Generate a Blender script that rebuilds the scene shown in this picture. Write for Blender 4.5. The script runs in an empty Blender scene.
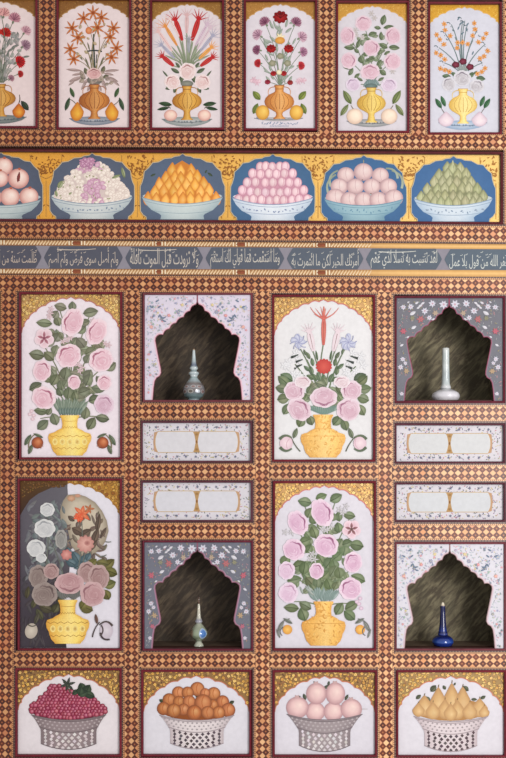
import bpy, math, random
from math import sin, cos, pi, radians as rad, hypot, atan2

# ------------------------------------------------------------------ frame of reference
# The wall is vertical, its face lies on Y = 0, the room is on the -Y side.
# Measurements were taken in a survey grid of 506 x 758 units over the wall; S turns them into metres.
S = 0.0045
Z0 = 0.55
def wx(px): return (px - 253.0) * S
def wz(py): return Z0 + (758.0 - py) * S
C = bpy.context.scene.collection
R0 = random.Random(11)

def lin(c):
    r = []
    for v in c[:3]:
        v = max(0.0, min(1.0, v / 255.0))
        r.append(v / 12.92 if v <= .04045 else ((v + .055) / 1.055) ** 2.4)
    return (r[0], r[1], r[2], 1.0)
def mix(a, b, t): return tuple(a[i] + (b[i] - a[i]) * t for i in range(3))
def jit(c, a, r=R0):
    d = r.uniform(-a, a)
    return tuple(v + d + r.uniform(-a, a) * .35 for v in c)

# ------------------------------------------------------------------ materials
def nodes(name):
    m = bpy.data.materials.new(name); m.use_nodes = True
    nt = m.node_tree; b = nt.nodes['Principled BSDF']
    return m, nt, b
def N(nt, t, **k):
    n = nt.nodes.new(t)
    for a, v in k.items(): setattr(n, a, v)
    return n
def math_n(nt, op, a, b=None, c=None, clamp=False):
    n = nt.nodes.new('ShaderNodeMath'); n.operation = op; n.use_clamp = clamp
    for i, v in enumerate((a, b, c)):
        if v is None: continue
        if isinstance(v, (int, float)): n.inputs[i].default_value = v
        else: nt.links.new(v, n.inputs[i])
    return n.outputs[0]
def mixc(nt, f, a, b, mode='MIX'):
    n = nt.nodes.new('ShaderNodeMix'); n.data_type = 'RGBA'; n.blend_type = mode
    for i, v in ((0, f), (6, a), (7, b)):
        if isinstance(v, (int, float)): n.inputs[i].default_value = v
        elif isinstance(v, tuple): n.inputs[i].default_value = v
        else: nt.links.new(v, n.inputs[i])
    return n.outputs[2]
def noise(nt, scale, detail=2.0, vec=None, rough=.5, dist=0.0):
    n = nt.nodes.new('ShaderNodeTexNoise'); n.inputs['Scale'].default_value = scale
    n.inputs['Detail'].default_value = detail; n.inputs['Roughness'].default_value = rough
    n.inputs['Distortion'].default_value = dist
    if vec is None: vec = N(nt, 'ShaderNodeNewGeometry').outputs['Position']
    nt.links.new(vec, n.inputs['Vector'])
    return n.outputs['Fac']
def ramp(nt, f, lo, hi):
    n = nt.nodes.new('ShaderNodeMapRange')
    n.inputs[1].default_value, n.inputs[2].default_value = lo, hi
    nt.links.new(f, n.inputs[0]); return n.outputs[0]

def paint_mat(name, rough=.7, spec=.25, metal=0.0, amount=.10, nscale=60.0, bump=0.0):
    m, nt, b = nodes(name)
    at = N(nt, 'ShaderNodeAttribute', attribute_name='col')
    f = ramp(nt, noise(nt, nscale, 3), .3, .7)
    f2 = ramp(nt, noise(nt, 7, 2), .3, .7)
    k = math_n(nt, 'ADD', math_n(nt, 'MULTIPLY', f, amount), math_n(nt, 'MULTIPLY', f2, amount * .5))
    k = math_n(nt, 'ADD', k, 1 - amount * .75)
    v = N(nt, 'ShaderNodeVectorMath', operation='SCALE')
    nt.links.new(at.outputs['Color'], v.inputs[0]); nt.links.new(k, v.inputs['Scale'])
    nt.links.new(v.outputs[0], b.inputs['Base Color'])
    b.inputs['Roughness'].default_value = rough; b.inputs['Metallic'].default_value = metal
    b.inputs['Specular IOR Level'].default_value = spec
    if bump:
        bn = N(nt, 'ShaderNodeBump'); bn.inputs['Strength'].default_value = bump; bn.inputs['Distance'].default_value = .002
        nt.links.new(f, bn.inputs['Height']); nt.links.new(bn.outputs[0], b.inputs['Normal'])
    return m
M = {}
M['paint'] = paint_mat('painted_lacquer', .62, .2, 0, .07)
M['gold'] = paint_mat('gilded_paint', .45, .5, .2, .22, 200, .15)
M['maroon'] = paint_mat('maroon_lacquer', .38, .45, 0, .35, 40)
M['wood'] = paint_mat('dark_backing_wood', .6, .3, 0, .4, 30)

def inlay_mat():
    m, nt, b = nodes('inlaid_lattice')
    uv = N(nt, 'ShaderNodeUVMap', uv_map='UVMap')
    sp = N(nt, 'ShaderNodeSeparateXYZ'); nt.links.new(uv.outputs[0], sp.inputs[0])
    u, v = sp.outputs[0], sp.outputs[1]                # u in cells along, v in grid units across
    av = math_n(nt, 'ABSOLUTE', v)
    q = math_n(nt, 'DIVIDE', v, 6.6)
    def cell(x):
        return math_n(nt, 'ABSOLUTE', math_n(nt, 'SUBTRACT', math_n(nt, 'FRACT', math_n(nt, 'ADD', x, 20.0)), .5))
    d = math_n(nt, 'ADD', cell(u), cell(q))            # 0 at the dot, 1 at a cell corner
    cid = N(nt, 'ShaderNodeCombineXYZ')
    nt.links.new(math_n(nt, 'FLOOR', u), cid.inputs[0]); nt.links.new(math_n(nt, 'FLOOR', q), cid.inputs[1])
    wn = N(nt, 'ShaderNodeTexWhiteNoise'); nt.links.new(cid.outputs[0], wn.inputs[0])
    pid = N(nt, 'ShaderNodeCombineXYZ')
    nt.links.new(math_n(nt, 'FLOOR', math_n(nt, 'ADD', u, .5)), pid.inputs[0]); nt.links.new(math_n(nt, 'FLOOR', math_n(nt, 'ADD', q, .5)), pid.inputs[1])
    wn2 = N(nt, 'ShaderNodeTexWhiteNoise'); nt.links.new(pid.outputs[0], wn2.inputs[0])
    tan = mixc(nt, wn2.outputs['Value'], lin((222, 156, 102)), lin((244, 202, 150)))
    tan = mixc(nt, math_n(nt, 'MULTIPLY', math_n(nt, 'GREATER_THAN', wn2.outputs['Value'], .86), .5), tan, lin((196, 84, 50)))
    dark = mixc(nt, wn.outputs['Value'], lin((76, 26, 13)), lin((114, 48, 22)))
    isdark = ramp(nt, d, .60, .50)
    isctr = ramp(nt, d, .17, .12)
    dark = mixc(nt, isctr, dark, lin((176, 110, 62)))
    lat = mixc(nt, isdark, tan, dark)
    # border strips across the width
    def between(a, c):
        return math_n(nt, 'MULTIPLY', math_n(nt, 'GREATER_THAN', av, a), math_n(nt, 'LESS_THAN', av, c))
    tick = math_n(nt, 'GREATER_THAN', math_n(nt, 'FRACT', math_n(nt, 'MULTIPLY', u, 3.5)), .5)
    col = mixc(nt, between(6.55, 6.95), lat, lin((96, 44, 24)))
    col = mixc(nt, between(6.95, 7.9), col, mixc(nt, tick, lin((236, 192, 140)), lin((168, 112, 74))))
    col = mixc(nt, between(7.9, 8.4), col, lin((84, 44, 34)))
    tick2 = math_n(nt, 'GREATER_THAN', math_n(nt, 'FRACT', math_n(nt, 'MULTIPLY', u, 2.33)), .5)
    col = mixc(nt, between(8.4, 9.4), col, mixc(nt, tick2, lin((140, 112, 96)), lin((70, 50, 48))))
    col = mixc(nt, math_n(nt, 'GREATER_THAN', av, 9.4), col, lin((74, 34, 36)))
    g = ramp(nt, noise(nt, 9, 3), .25, .75)
    col = mixc(nt, .45, col, mixc(nt, g, (.55, .5, .48, 1), (1.15, 1.12, 1.1, 1)), 'MULTIPLY')
    # light gradient put into the inlay colour: dark upper left, bright right
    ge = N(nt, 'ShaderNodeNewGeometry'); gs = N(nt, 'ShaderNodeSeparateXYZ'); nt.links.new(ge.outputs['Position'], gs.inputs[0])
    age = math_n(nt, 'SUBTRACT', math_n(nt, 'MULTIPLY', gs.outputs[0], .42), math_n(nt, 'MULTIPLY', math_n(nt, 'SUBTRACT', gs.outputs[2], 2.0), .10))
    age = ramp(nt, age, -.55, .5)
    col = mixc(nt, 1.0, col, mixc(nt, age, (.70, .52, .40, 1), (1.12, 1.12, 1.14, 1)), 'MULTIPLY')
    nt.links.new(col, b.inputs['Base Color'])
    b.inputs['Roughness'].default_value = .42; b.inputs['Specular IOR Level'].default_value = .55
    return m
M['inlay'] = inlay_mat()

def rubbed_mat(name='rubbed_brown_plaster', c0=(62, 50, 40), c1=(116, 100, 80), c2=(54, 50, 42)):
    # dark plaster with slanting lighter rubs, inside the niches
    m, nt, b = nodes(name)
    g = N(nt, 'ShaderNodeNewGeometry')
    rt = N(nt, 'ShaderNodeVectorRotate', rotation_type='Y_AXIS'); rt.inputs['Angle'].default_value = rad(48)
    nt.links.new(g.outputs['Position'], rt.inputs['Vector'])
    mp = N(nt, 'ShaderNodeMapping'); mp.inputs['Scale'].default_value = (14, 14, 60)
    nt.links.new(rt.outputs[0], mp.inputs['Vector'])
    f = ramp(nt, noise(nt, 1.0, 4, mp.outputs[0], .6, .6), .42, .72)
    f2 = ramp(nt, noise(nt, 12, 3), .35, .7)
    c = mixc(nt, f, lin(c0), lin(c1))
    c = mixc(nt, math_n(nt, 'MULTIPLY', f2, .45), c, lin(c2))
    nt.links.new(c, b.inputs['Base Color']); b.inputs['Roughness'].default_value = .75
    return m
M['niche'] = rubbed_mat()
M['niche_dusty'] = rubbed_mat('dusty_brown_plaster', (80, 70, 54), (152, 142, 112), (84, 82, 62))  # lighter plaster copy for the right niches, the light on them put into colour

def glaze(name, rough=.18):
    m, nt, b = nodes(name)
    at = N(nt, 'ShaderNodeAttribute', attribute_name='col')
    f = ramp(nt, noise(nt, 45, 3), .3, .7)
    nt.links.new(mixc(nt, .35, at.outputs['Color'], mixc(nt, f, (.6, .6, .6, 1), (1.1, 1.1, 1.1, 1)), 'MULTIPLY'), b.inputs['Base Color'])
    b.inputs['Roughness'].default_value = rough; b.inputs['Coat Weight'].default_value = .5
    return m
M['glaze'] = glaze('glazed_ceramic')

# ------------------------------------------------------------------ mesh helpers
class MB:
    def __init__(s): s.v = []; s.f = []; s.c = []; s.mi = []; s.uv = None
    def add(s, pts, faces, cols, mi=0):
        o = len(s.v); s.v += pts; s.c += cols
        for f in faces: s.f.append([o + i for i in f]); s.mi.append(mi)
    def build(s, name, mats, parent=None, smooth=False, origin=None):
        if origin is None: origin = tuple(parent['_o']) if parent is not None and '_o' in parent else (0, 0, 0)
        me = bpy.data.meshes.new(name)
        me.from_pydata([(x - origin[0], y - origin[1], z - origin[2]) for x, y, z in s.v], [], s.f)
        ca = me.color_attributes.new('col', 'FLOAT_COLOR', 'POINT')
        flat = []
        for c in s.c: flat += lin(c)
        ca.data.foreach_set('color', flat)
        for m in mats: me.materials.append(M[m])
        me.polygons.foreach_set('material_index', s.mi)
        if s.uv:
            l = me.uv_layers.new(name='UVMap')
            for lp in me.loops: l.data[lp.index].uv = s.uv[lp.vertex_index]
        if smooth: me.polygons.foreach_set('use_smooth', [True] * len(me.polygons))
        me.update()
        o = bpy.data.objects.new(name, me); C.objects.link(o)
        o['_o'] = origin
        if parent is not None: o.parent = parent
        else: o.location = origin
        return o

def thing(name, label, cat, loc, group=None):
    o = bpy.data.objects.new(name, None); C.objects.link(o)
    o.location = loc; o['_o'] = loc; o.empty_display_size = .05
    o['label'] = label; o['category'] = cat
    if group: o['group'] = group
    return o

def quad_box(mb, pts, y0, y1, col):
    """slab whose outline is pts (grid units, clockwise from top left), front y0, back y1"""
    n = len(pts)
    vs = [(wx(x), y0, wz(y)) for x, y in pts] + [(wx(x), y1, wz(y)) for x, y in pts]
    fs = [list(range(n))[::-1], list(range(n, 2 * n))] + [[i, (i + 1) % n, n + (i + 1) % n, n + i] for i in range(n)]
    mb.add(vs, fs, [col] * (2 * n))

def moulding(parent, q, w, col, name='frame', proud=.005, hi=None, back=.016, inner=.011):
    """mitred moulding around quad q (tl,tr,br,bl = its inner edge), w wide"""
    cx = sum(p[0] for p in q) / 4; cy = sum(p[1] for p in q) / 4
    def off(d): return [(x + (d if x > cx else -d), y + (d if y > cy else -d)) for x, y in q]
    hi = hi or mix(col, (190, 110, 100), .28)
    prof = [(w, back, col), (w, -.001, col), (w * .72, -proud, col), (w * .5, -proud * .55, hi), (w * .28, -proud, col), (0, -.0015, mix(col, (0, 0, 0), .25)), (0, inner, mix(col, (0, 0, 0), .3))]
    mb = MB()
    for d, y, c in prof:
        mb.v += [(wx(x), y, wz(yy)) for x, yy in off(d)]; mb.c += [c] * 4
    for r in range(len(prof) - 1):
        for i in range(4):
            j = (i + 1) % 4
            mb.f.append([r * 4 + i, r * 4 + j, r * 4 + 4 + j, r * 4 + 4 + i]); mb.mi.append(0)
    return mb.build(name, ['maroon'], parent)

# ------------------------------------------------------------------ painting on a flat board
class Panel:
    """one board: shapes are laid down one over the other as thin coats of paint"""
    def __init__(s, root, y=.0105): s.root = root; s.y = y; s.tr = (0, 0, 1); s.r = random.Random(len(root.name) * 7 + int(root.location.x * 100))
    def view(s, ox, oy, k): s.tr = (ox, oy, k)
    def coat(s): s.y -= 2.5e-6; return s.y

class Coat(MB):
    def __init__(s, P): super().__init__(); s.P = P
    # ---- primitives; coordinates in the current view of the panel
    def T(s, x, y): ox, oy, k = s.P.tr; return ox + x / k, oy + y / k
    def poly(s, pts, col, mi=0, cols=None):
        y = s.P.coat(); p = [s.T(*q) for q in pts]
        s.add([(wx(a), y, wz(b)) for a, b in p], [list(range(len(p)))], cols or [col] * len(p), mi)
    def fan(s, c, pts, cc, ce, mi=0, mid=None, mt=.6):
        y = s.P.coat(); p = [s.T(*q) for q in pts]; c = s.T(*c); n = len(p)
        if mid is None:
            s.add([(wx(c[0]), y, wz(c[1]))] + [(wx(a), y, wz(b)) for a, b in p],
                  [[0, 1 + (i + 1) % n, 1 + i] for i in range(n)], [cc] + [ce] * n, mi)
        else:
            m = [(c[0] + (a - c[0]) * mt, c[1] + (b - c[1]) * mt) for a, b in p]
            s.add([(wx(c[0]), y, wz(c[1]))] + [(wx(a), y, wz(b)) for a, b in m] + [(wx(a), y, wz(b)) for a, b in p],
                  [[0, 1 + (i + 1) % n, 1 + i] for i in range(n)] + [[1 + i, 1 + (i + 1) % n, 1 + n + (i + 1) % n, 1 + n + i] for i in range(n)],
                  [cc] + [mid] * n + [ce] * n, mi)
    def ring(s, cx, cy, rx, ry, rot=0, n=20, bump=0, amp=0, ph=0):
        a0 = rad(rot); o = []
        for i in range(n):
            t = 2 * pi * i / n; k = 1 + amp * (abs(sin(bump * t / 2 + ph)) - .6) if bump else 1
            x, y = rx * cos(t) * k, ry * sin(t) * k
            o.append((cx + x * cos(a0) - y * sin(a0), cy + x * sin(a0) + y * cos(a0)))
        return o
    def disc(s, cx, cy, rx, ry, c0, c1, rot=0, off=(0, 0), bump=0, amp=0, n=20, mid=None, mi=0, ph=0):
        s.fan((cx + off[0], cy + off[1]), s.ring(cx, cy, rx, ry, rot, n, bump, amp, ph), c0, c1, mi, mid)
    def stroke(s, pts, w0, w1, col, col2=None):
        y = s.P.coat(); k = s.P.tr[2]; n = len(pts); L, Rr = [], []
        for i, (a, b) in enumerate(pts):
            p, q = pts[max(0, i - 1)], pts[min(n - 1, i + 1)]
            dx, dy = q[0] - p[0], q[1] - p[1]; l = hypot(dx, dy) or 1
            w = (w0 + (w1 - w0) * i / (n - 1)) / 2
            L.append((a - dy / l * w, b + dx / l * w)); Rr.append((a + dy / l * w, b - dx / l * w))
        p = [s.T(*q) for q in L + Rr]
        c2 = col2 or col
        cols = [mix(col, c2, i / (n - 1)) for i in range(n)]
        s.add([(wx(a), y, wz(b)) for a, b in p], [[i, i + 1, n + i + 1, n + i] for i in range(n - 1)], cols * 2)
    def curve(s, a, b, bend, w0, w1, col, col2=None, n=7):
        dx, dy = b[0] - a[0], b[1] - a[1]
        pts = [(a[0] + dx * t - dy * bend * 4 * t * (1 - t), a[1] + dy * t + dx * bend * 4 * t * (1 - t)) for t in [i / (n - 1) for i in range(n)]]
        s.stroke(pts, w0, w1, col, col2)
    def petal(s, x, y, l, w, ang, c0, c1, fat=.5):
        """petal from (x,y) growing towards ang (deg, 0 = right, 90 = up)"""
        a = rad(ang); dx, dy = cos(a), -sin(a); pts = []
        n = 7
        for sgn in (1, -1):
            for i in range(n) if sgn == 1 else range(n - 2, 0, -1):
                t = i / (n - 1); ww = w / 2 * sin(pi * t ** (.5 / fat) if t > 0 else 0) * sgn
                pts.append((x + dx * l * t - dy * ww, y + dy * l * t + dx * ww))
        s.fan((x + dx * l * .35, y + dy * l * .35), pts, c0, c1)
    def leaf(s, cx, cy, l, w, ang, dark, light, vein=True):
        """leaf centred at (cx,cy): two halves of different tone and a midrib"""
        a = rad(ang); dx, dy = cos(a), -sin(a); n = 7
        def pt(t, o): return (cx + dx * l * (t - .5) - dy * o, cy + dy * l * (t - .5) + dx * o)
        prof = [sin(pi * (i / (n - 1)) ** .92) ** .8 * w / 2 for i in range(n)]
        up = [pt(i / (n - 1), prof[i]) for i in range(n)]; dn = [pt(i / (n - 1), -prof[i]) for i in range(n)]
        ce = pt(.45, 0)
        s.fan(ce, up + dn[-2:0:-1], mix(dark, light, .55), dark)
        s.fan(pt(.5, w * .2), up, light, mix(dark, light, .35))
        if vein: s.stroke([pt(.05, 0), pt(.5, w * .02), pt(.95, 0)], l * .05, l * .02, mix(dark, (20, 25, 15), .35))
    # ---- flowers
    def rose(s, cx, cy, rx, ry, rot, pal, crease=90):
        """pal = rim, body, deep, dark; crease = direction in which the fold opens"""
        rim, body, deep, dark = pal; R = s.P.r; rx *= 1.09; ry *= 1.09
        r0 = rad(rot); a = rad(crease); ux, uy = cos(a), -sin(a)
        ca = atan2(-sin(a), cos(a)) - r0
        def P(t, k, sh=0):
            x, y = rx * k * cos(t), ry * k * sin(t)
            return (cx + x * cos(r0) - y * sin(r0) + ux * rx * sh, cy + x * sin(r0) + y * cos(r0) + uy * ry * sh)
        s.disc(cx, cy, rx * .96, ry * .96, body, rim, rot, bump=7, amp=.10, n=35, ph=R.random() * 3)
        t = R.uniform(0, 6)
        for i in range(6):                              # outer petals, pale at the lip
            t += 2 * pi / 6 + R.uniform(-.2, .2); k = R.uniform(.42, .54); px, py = P(t, k)
            s.disc(px, py, rx * R.uniform(.42, .52), ry * R.uniform(.42, .52), mix(body, deep, .25), mix(rim, body, R.uniform(0, .4)), rot + R.uniform(-30, 30), off=((cx - px) * .5, (cy - py) * .5), n=14, mid=mix(body, rim, .3))
        ox, oy = -ux * rx * .14, -uy * ry * .14
        s.disc(cx + ox, cy + oy, rx * .72, ry * .74, mix(body, deep, .30), mix(body, rim, .25), rot, off=(ox, oy), mid=mix(body, deep, .12), n=18)
        s.stroke([P(ca - 1.35 + 2.7 * i / 10, .66 + .06 * sin(i * 1.7)) for i in range(6)], rx * .05, rx * .17, mix(deep, body, .2), dark)
        s.stroke([P(ca + 1.35 * i / 5, .66 + .06 * cos(i * 1.7)) for i in range(6)], rx * .17, rx * .05, dark, mix(deep, body, .2))
        for i in range(11):                             # wrapped inner petals
            k = .16 + .46 * (i / 10); st = R.uniform(0, 2 * pi); w = R.uniform(.5, 1.1); n = 5
            c = mix(deep, body, R.uniform(.1, .6)) if i % 2 else mix(rim, body, R.uniform(.1, .5))
            s.stroke([P(st - w + 2 * w * j / (n - 1), k, -.14) for j in range(n)], rx * .05, rx * .08, c, mix(c, body, .5))
        for i in range(9):
            t = R.uniform(0, 2 * pi); s.stroke([P(t, .68), P(t + R.uniform(-.15, .15), .93)], rx * .05, rx * .02, mix(deep, body, .3), mix(deep, rim, .7))
    def open_rose(s, cx, cy, r, pal):
        rim, body, deep, dark = pal
        for i in range(5):
            t = 2 * pi * i / 5 + .3
            s.disc(cx + cos(t) * r * .5, cy + sin(t) * r * .5, r * .52, r * .52, body, rim, n=14)
        for i in range(5):
            s.petal(cx, cy, r * .72, r * .3, 72 * i + 90, dark, deep)
        s.disc(cx, cy, r * .16, r * .16, dark, dark, n=10)
    def carnation(s, cx, cy, r, ang, c0, c1, cal=None):
        a = rad(ang); n = 26; pts = []
        for i in range(n + 1):
            t = a - rad(115) + rad(230) * i / n; k = r * (1 if i % 2 else .80)
            pts.append((cx + cos(t) * k, cy - sin(t) * k))
        pts.append((cx - cos(a) * r * .55, cy + sin(a) * r * .55))
        s.fan((cx, cy), pts, c1, c0, mid=mix(c0, c1, .35))
        for d in (-70, -35, 0, 35, 70):
            t = a + rad(d); s.stroke([(cx - cos(a) * r * .3, cy + sin(a) * r * .3), (cx + cos(t) * r * .82, cy - sin(t) * r * .82)], r * .05, r * .1, mix(c1, (40, 10, 20), .35))
        if cal: s.leaf(cx - cos(a) * r * .62, cy + sin(a) * r * .62, r * .55, r * .34, ang, cal, mix(cal, (200, 210, 180), .4), False)
    def poppy(s, cx, cy, r, c0, c1):
        s.disc(cx, cy, r, r * .85, c0, c1, bump=9, amp=.2, n=36)
        for t in range(5): s.stroke([(cx, cy + r * .2), (cx + cos(.6 + t * .48) * r * .8, cy - sin(.6 + t * .48) * r * .7)], r * .06, r * .14, mix(c1, (30, 5, 5), .3))
        s.disc(cx, cy - r * .45, r * .3, r * .15, (50, 15, 15), c1, n=12)
    def star(s, cx, cy, r, n, c0, c1, w=.36, ctr=None, ph=0, ry=1):
        for i in range(n):
            s.petal(cx, cy, r * s.P.r.uniform(.85, 1.1), r * w, 360 / n * i + ph, c0, c1, .6)
        if ctr: s.disc(cx, cy, r * .24, r * .24, ctr, mix(ctr, c1, .5), n=10)
    def tulip(s, a, b, w, col, light, whisk=1.0):
        """pointed tulip: foot at a, mouth at b"""
        ang = atan2(-(b[1] - a[1]), b[0] - a[0]); l = hypot(b[0] - a[0], b[1] - a[1])
        dx, dy = cos(ang), -sin(ang); n = 8; up, dn = [], []
        for i in range(n):
            t = i / (n - 1); ww = w / 2 * (.35 + .75 * sin(pi * min(1, t * .8 + .05)) ** .8) * (1 if t < .85 else .8)
            up.append((a[0] + dx * l * t - dy * ww, a[1] + dy * l * t + dx * ww)); dn.append((a[0] + dx * l * t + dy * ww, a[1] + dy * l * t - dx * ww))
        s.fan((a[0] + dx * l * .5, a[1] + dy * l * .5), up + dn[::-1], light, col)
        for k, ln in ((-58, .42), (-30, .5), (-8, .42), (14, .48), (36, .5), (60, .40)):
            t = ang + rad(k) * whisk
            st = (a[0] + dx * l * .86, a[1] + dy * l * .86)
            s.stroke([st, (st[0] + cos(t) * l * ln * .5, st[1] - sin(t) * l * ln * .5), (st[0] + cos(t) * l * ln, st[1] - sin(t) * l * ln * .95)], w * .34, w * .05, col, mix(col, light, .4))
        s.stroke([(a[0] + dx * l * .08, a[1] + dy * l * .08), (a[0] + dx * l * .8, a[1] + dy * l * .8)], w * .08, w * .16, mix(col, (60, 10, 10), .35))
    def iris(s, cx, cy, r, c0, c1):
        for i in range(9):
            t = s.P.r.uniform(0, 360); d = s.P.r.uniform(.2, .6) * r
            s.disc(cx + cos(rad(t)) * d, cy - sin(rad(t)) * d, r * .42, r * .3, c0, c1, t, n=12)
        for i in range(8):
            t = rad(45 * i + 10); s.curve((cx, cy), (cx + cos(t) * r * .95, cy - sin(t) * r * .9), .2, r * .05, r * .1, mix(c1, (70, 70, 130), .25))
    # ---- fruit
    def fruit(s, cx, cy, rx, ry, hi, mid, edge, rot=0, n=20):
        s.disc(cx, cy, rx, ry, hi, edge, rot, off=(rx * .22, -ry * .25), mid=mid, n=n)
    def pear(s, cx, cy, w, h, hi, mid, edge, lean=0):
        pts = []
        for i in range(24):
            t = 2 * pi * i / 24 - pi / 2; yy = sin(t)          # -1 top
            k = .5 * w * cos(t) * (1 if yy > .0 else (1 - .66 * (-yy) ** .95))
            yv = yy * h / 2
            pts.append((cx + k + lean * (-yy) * w * .2, cy + yv))
        s.fan((cx + w * .08, cy + h * .12), pts, hi, edge, mid=mid)
    # ---- vessels
    def lathe2d(s, cx, prof, c0, c1, mi=0):
        """symmetric outline from (halfwidth, y) pairs; c0 in the middle, c1 at the rims"""
        y = s.P.coat(); cols = []; vs = []; fs = []
        kx = (-1, -.55, .15, .6, 1)
        cc = (c1, mix(c0, c1, .35), mix(c0, (255, 250, 220), .18), c0, mix(c1, c0, .25))
        for hw, yy in prof:
            for k, c in zip(kx, cc):
                a, b = s.T(cx + hw * k, yy); vs.append((wx(a), y, wz(b))); cols.append(c)
        for i in range(len(prof) - 1):
            for j in range(4): fs.append([i * 5 + j, i * 5 + j + 1, i * 5 + 6 + j, i * 5 + 5 + j])
        s.add(vs, fs, cols, mi)
    def scatter(s, inside, bbox, n, fn, tries=40):
        for _ in range(n):
            for _ in range(tries):
                x = s.P.r.uniform(bbox[0], bbox[2]); y = s.P.r.uniform(bbox[1], bbox[3])
                if inside(x, y): fn(x, y); break

def arch_pts(l, r, top, spring, n=9, bulge=.06, ex=1.0):
    """scalloped arch from the left spring to the right spring, crown at top"""
    cx = (l + r) / 2; a = (r - l) / 2; b = spring - top; out = []
    for i in range(n):
        t0, t1 = pi - pi * i / n, pi - pi * (i + 1) / n
        for j in range(5):
            u = j / 5; t = t0 + (t1 - t0) * u; k = 1 - bulge * (1 - sin(pi * u)) * (1 if 1 else 0)
            x = abs(cos(t)) ** ex * (1 if cos(t) > 0 else -1); yv = sin(t) ** ex
            kk = k if 0 < i * 5 + j else 1
            out.append((cx + a * x * min(1, kk + .03), spring - b * yv * kk))
    out.append((r, spring)); return out

def spandrels(P, rect, arch, base, speck, edge, n=70, kind='flower', size=2.0, mat='gold'):
    """two gilded corners above the painted arch"""
    l, t, r, b = rect; cx = (l + r) / 2
    mid = len(arch) // 2
    crown = min(p[1] for p in arch)
    P.view(0, 0, 1)
    for side in (0, 1):
        L = Coat(P)
        seg = [p for p in arch if (p[0] <= cx if side == 0 else p[0] >= cx)]
        if side == 0: pts = [(l, t), (l, seg[0][1])] + seg + [(cx, crown), (cx, t)]
        else: pts = [(cx, t), (cx, crown)] + seg + [(r, seg[-1][1]), (r, t)]
        L.poly(pts, base, 0)
        def inside(x, y, pts=pts):
            c = False; j = len(pts) - 1
            for i in range(len(pts)):
                xi, yi = pts[i]; xj, yj = pts[j]
                if (yi > y) != (yj > y) and x < (xj - xi) * (y - yi) / (yj - yi + 1e-9) + xi: c = not c
                j = i
            return c and all(hypot(x - q[0], y - q[1]) > size * .55 for q in pts)
        xs = [p[0] for p in pts]; ys = [p[1] for p in pts]
        bb = (min(xs), min(ys), max(xs), max(ys))
        def put(x, y):
            c = jit(P.r.choice(speck), 14, P.r)
            L.leaf(x, y, size * .95, size * .42, P.r.uniform(0, 360), mix(c, base, .3), c, False)
        L.scatter(inside, bb, n, put)
        if kind == 'flower':
            got = []
            for _ in range(900):
                x = P.r.uniform(bb[0], bb[2]); y = P.r.uniform(bb[1], bb[3])
                if inside(x, y) and all(hypot(x - u, y - v) > size * 1.45 for u, v in got): got.append((x, y))
            for x, y in got:
                c = jit(P.r.choice(speck[:3]), 12, P.r)
                L.disc(x, y, size * .66, size * .66, mix(base, (60, 34, 20), .75), mix(base, (60, 34, 20), .45), n=10)
                L.star(x, y, size * .62, 6, c, mix(c, (200, 120, 50), .2), .62, (150, 70, 40), P.r.uniform(0, 60))
        if edge:
            L.stroke(seg, .9, .9, edge)
        L.build('spandrel', [mat], P.root)

def board(P, q, col, name='board'):
    mb = MB(); quad_box(mb, q, .0108, .0165, col)
    return mb.build(name, ['paint'], P.root)

def rectq(l, t, r, b): return [(l, t), (r, t), (r, b), (l, b)]
MAROON = (112, 28, 44)

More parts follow.
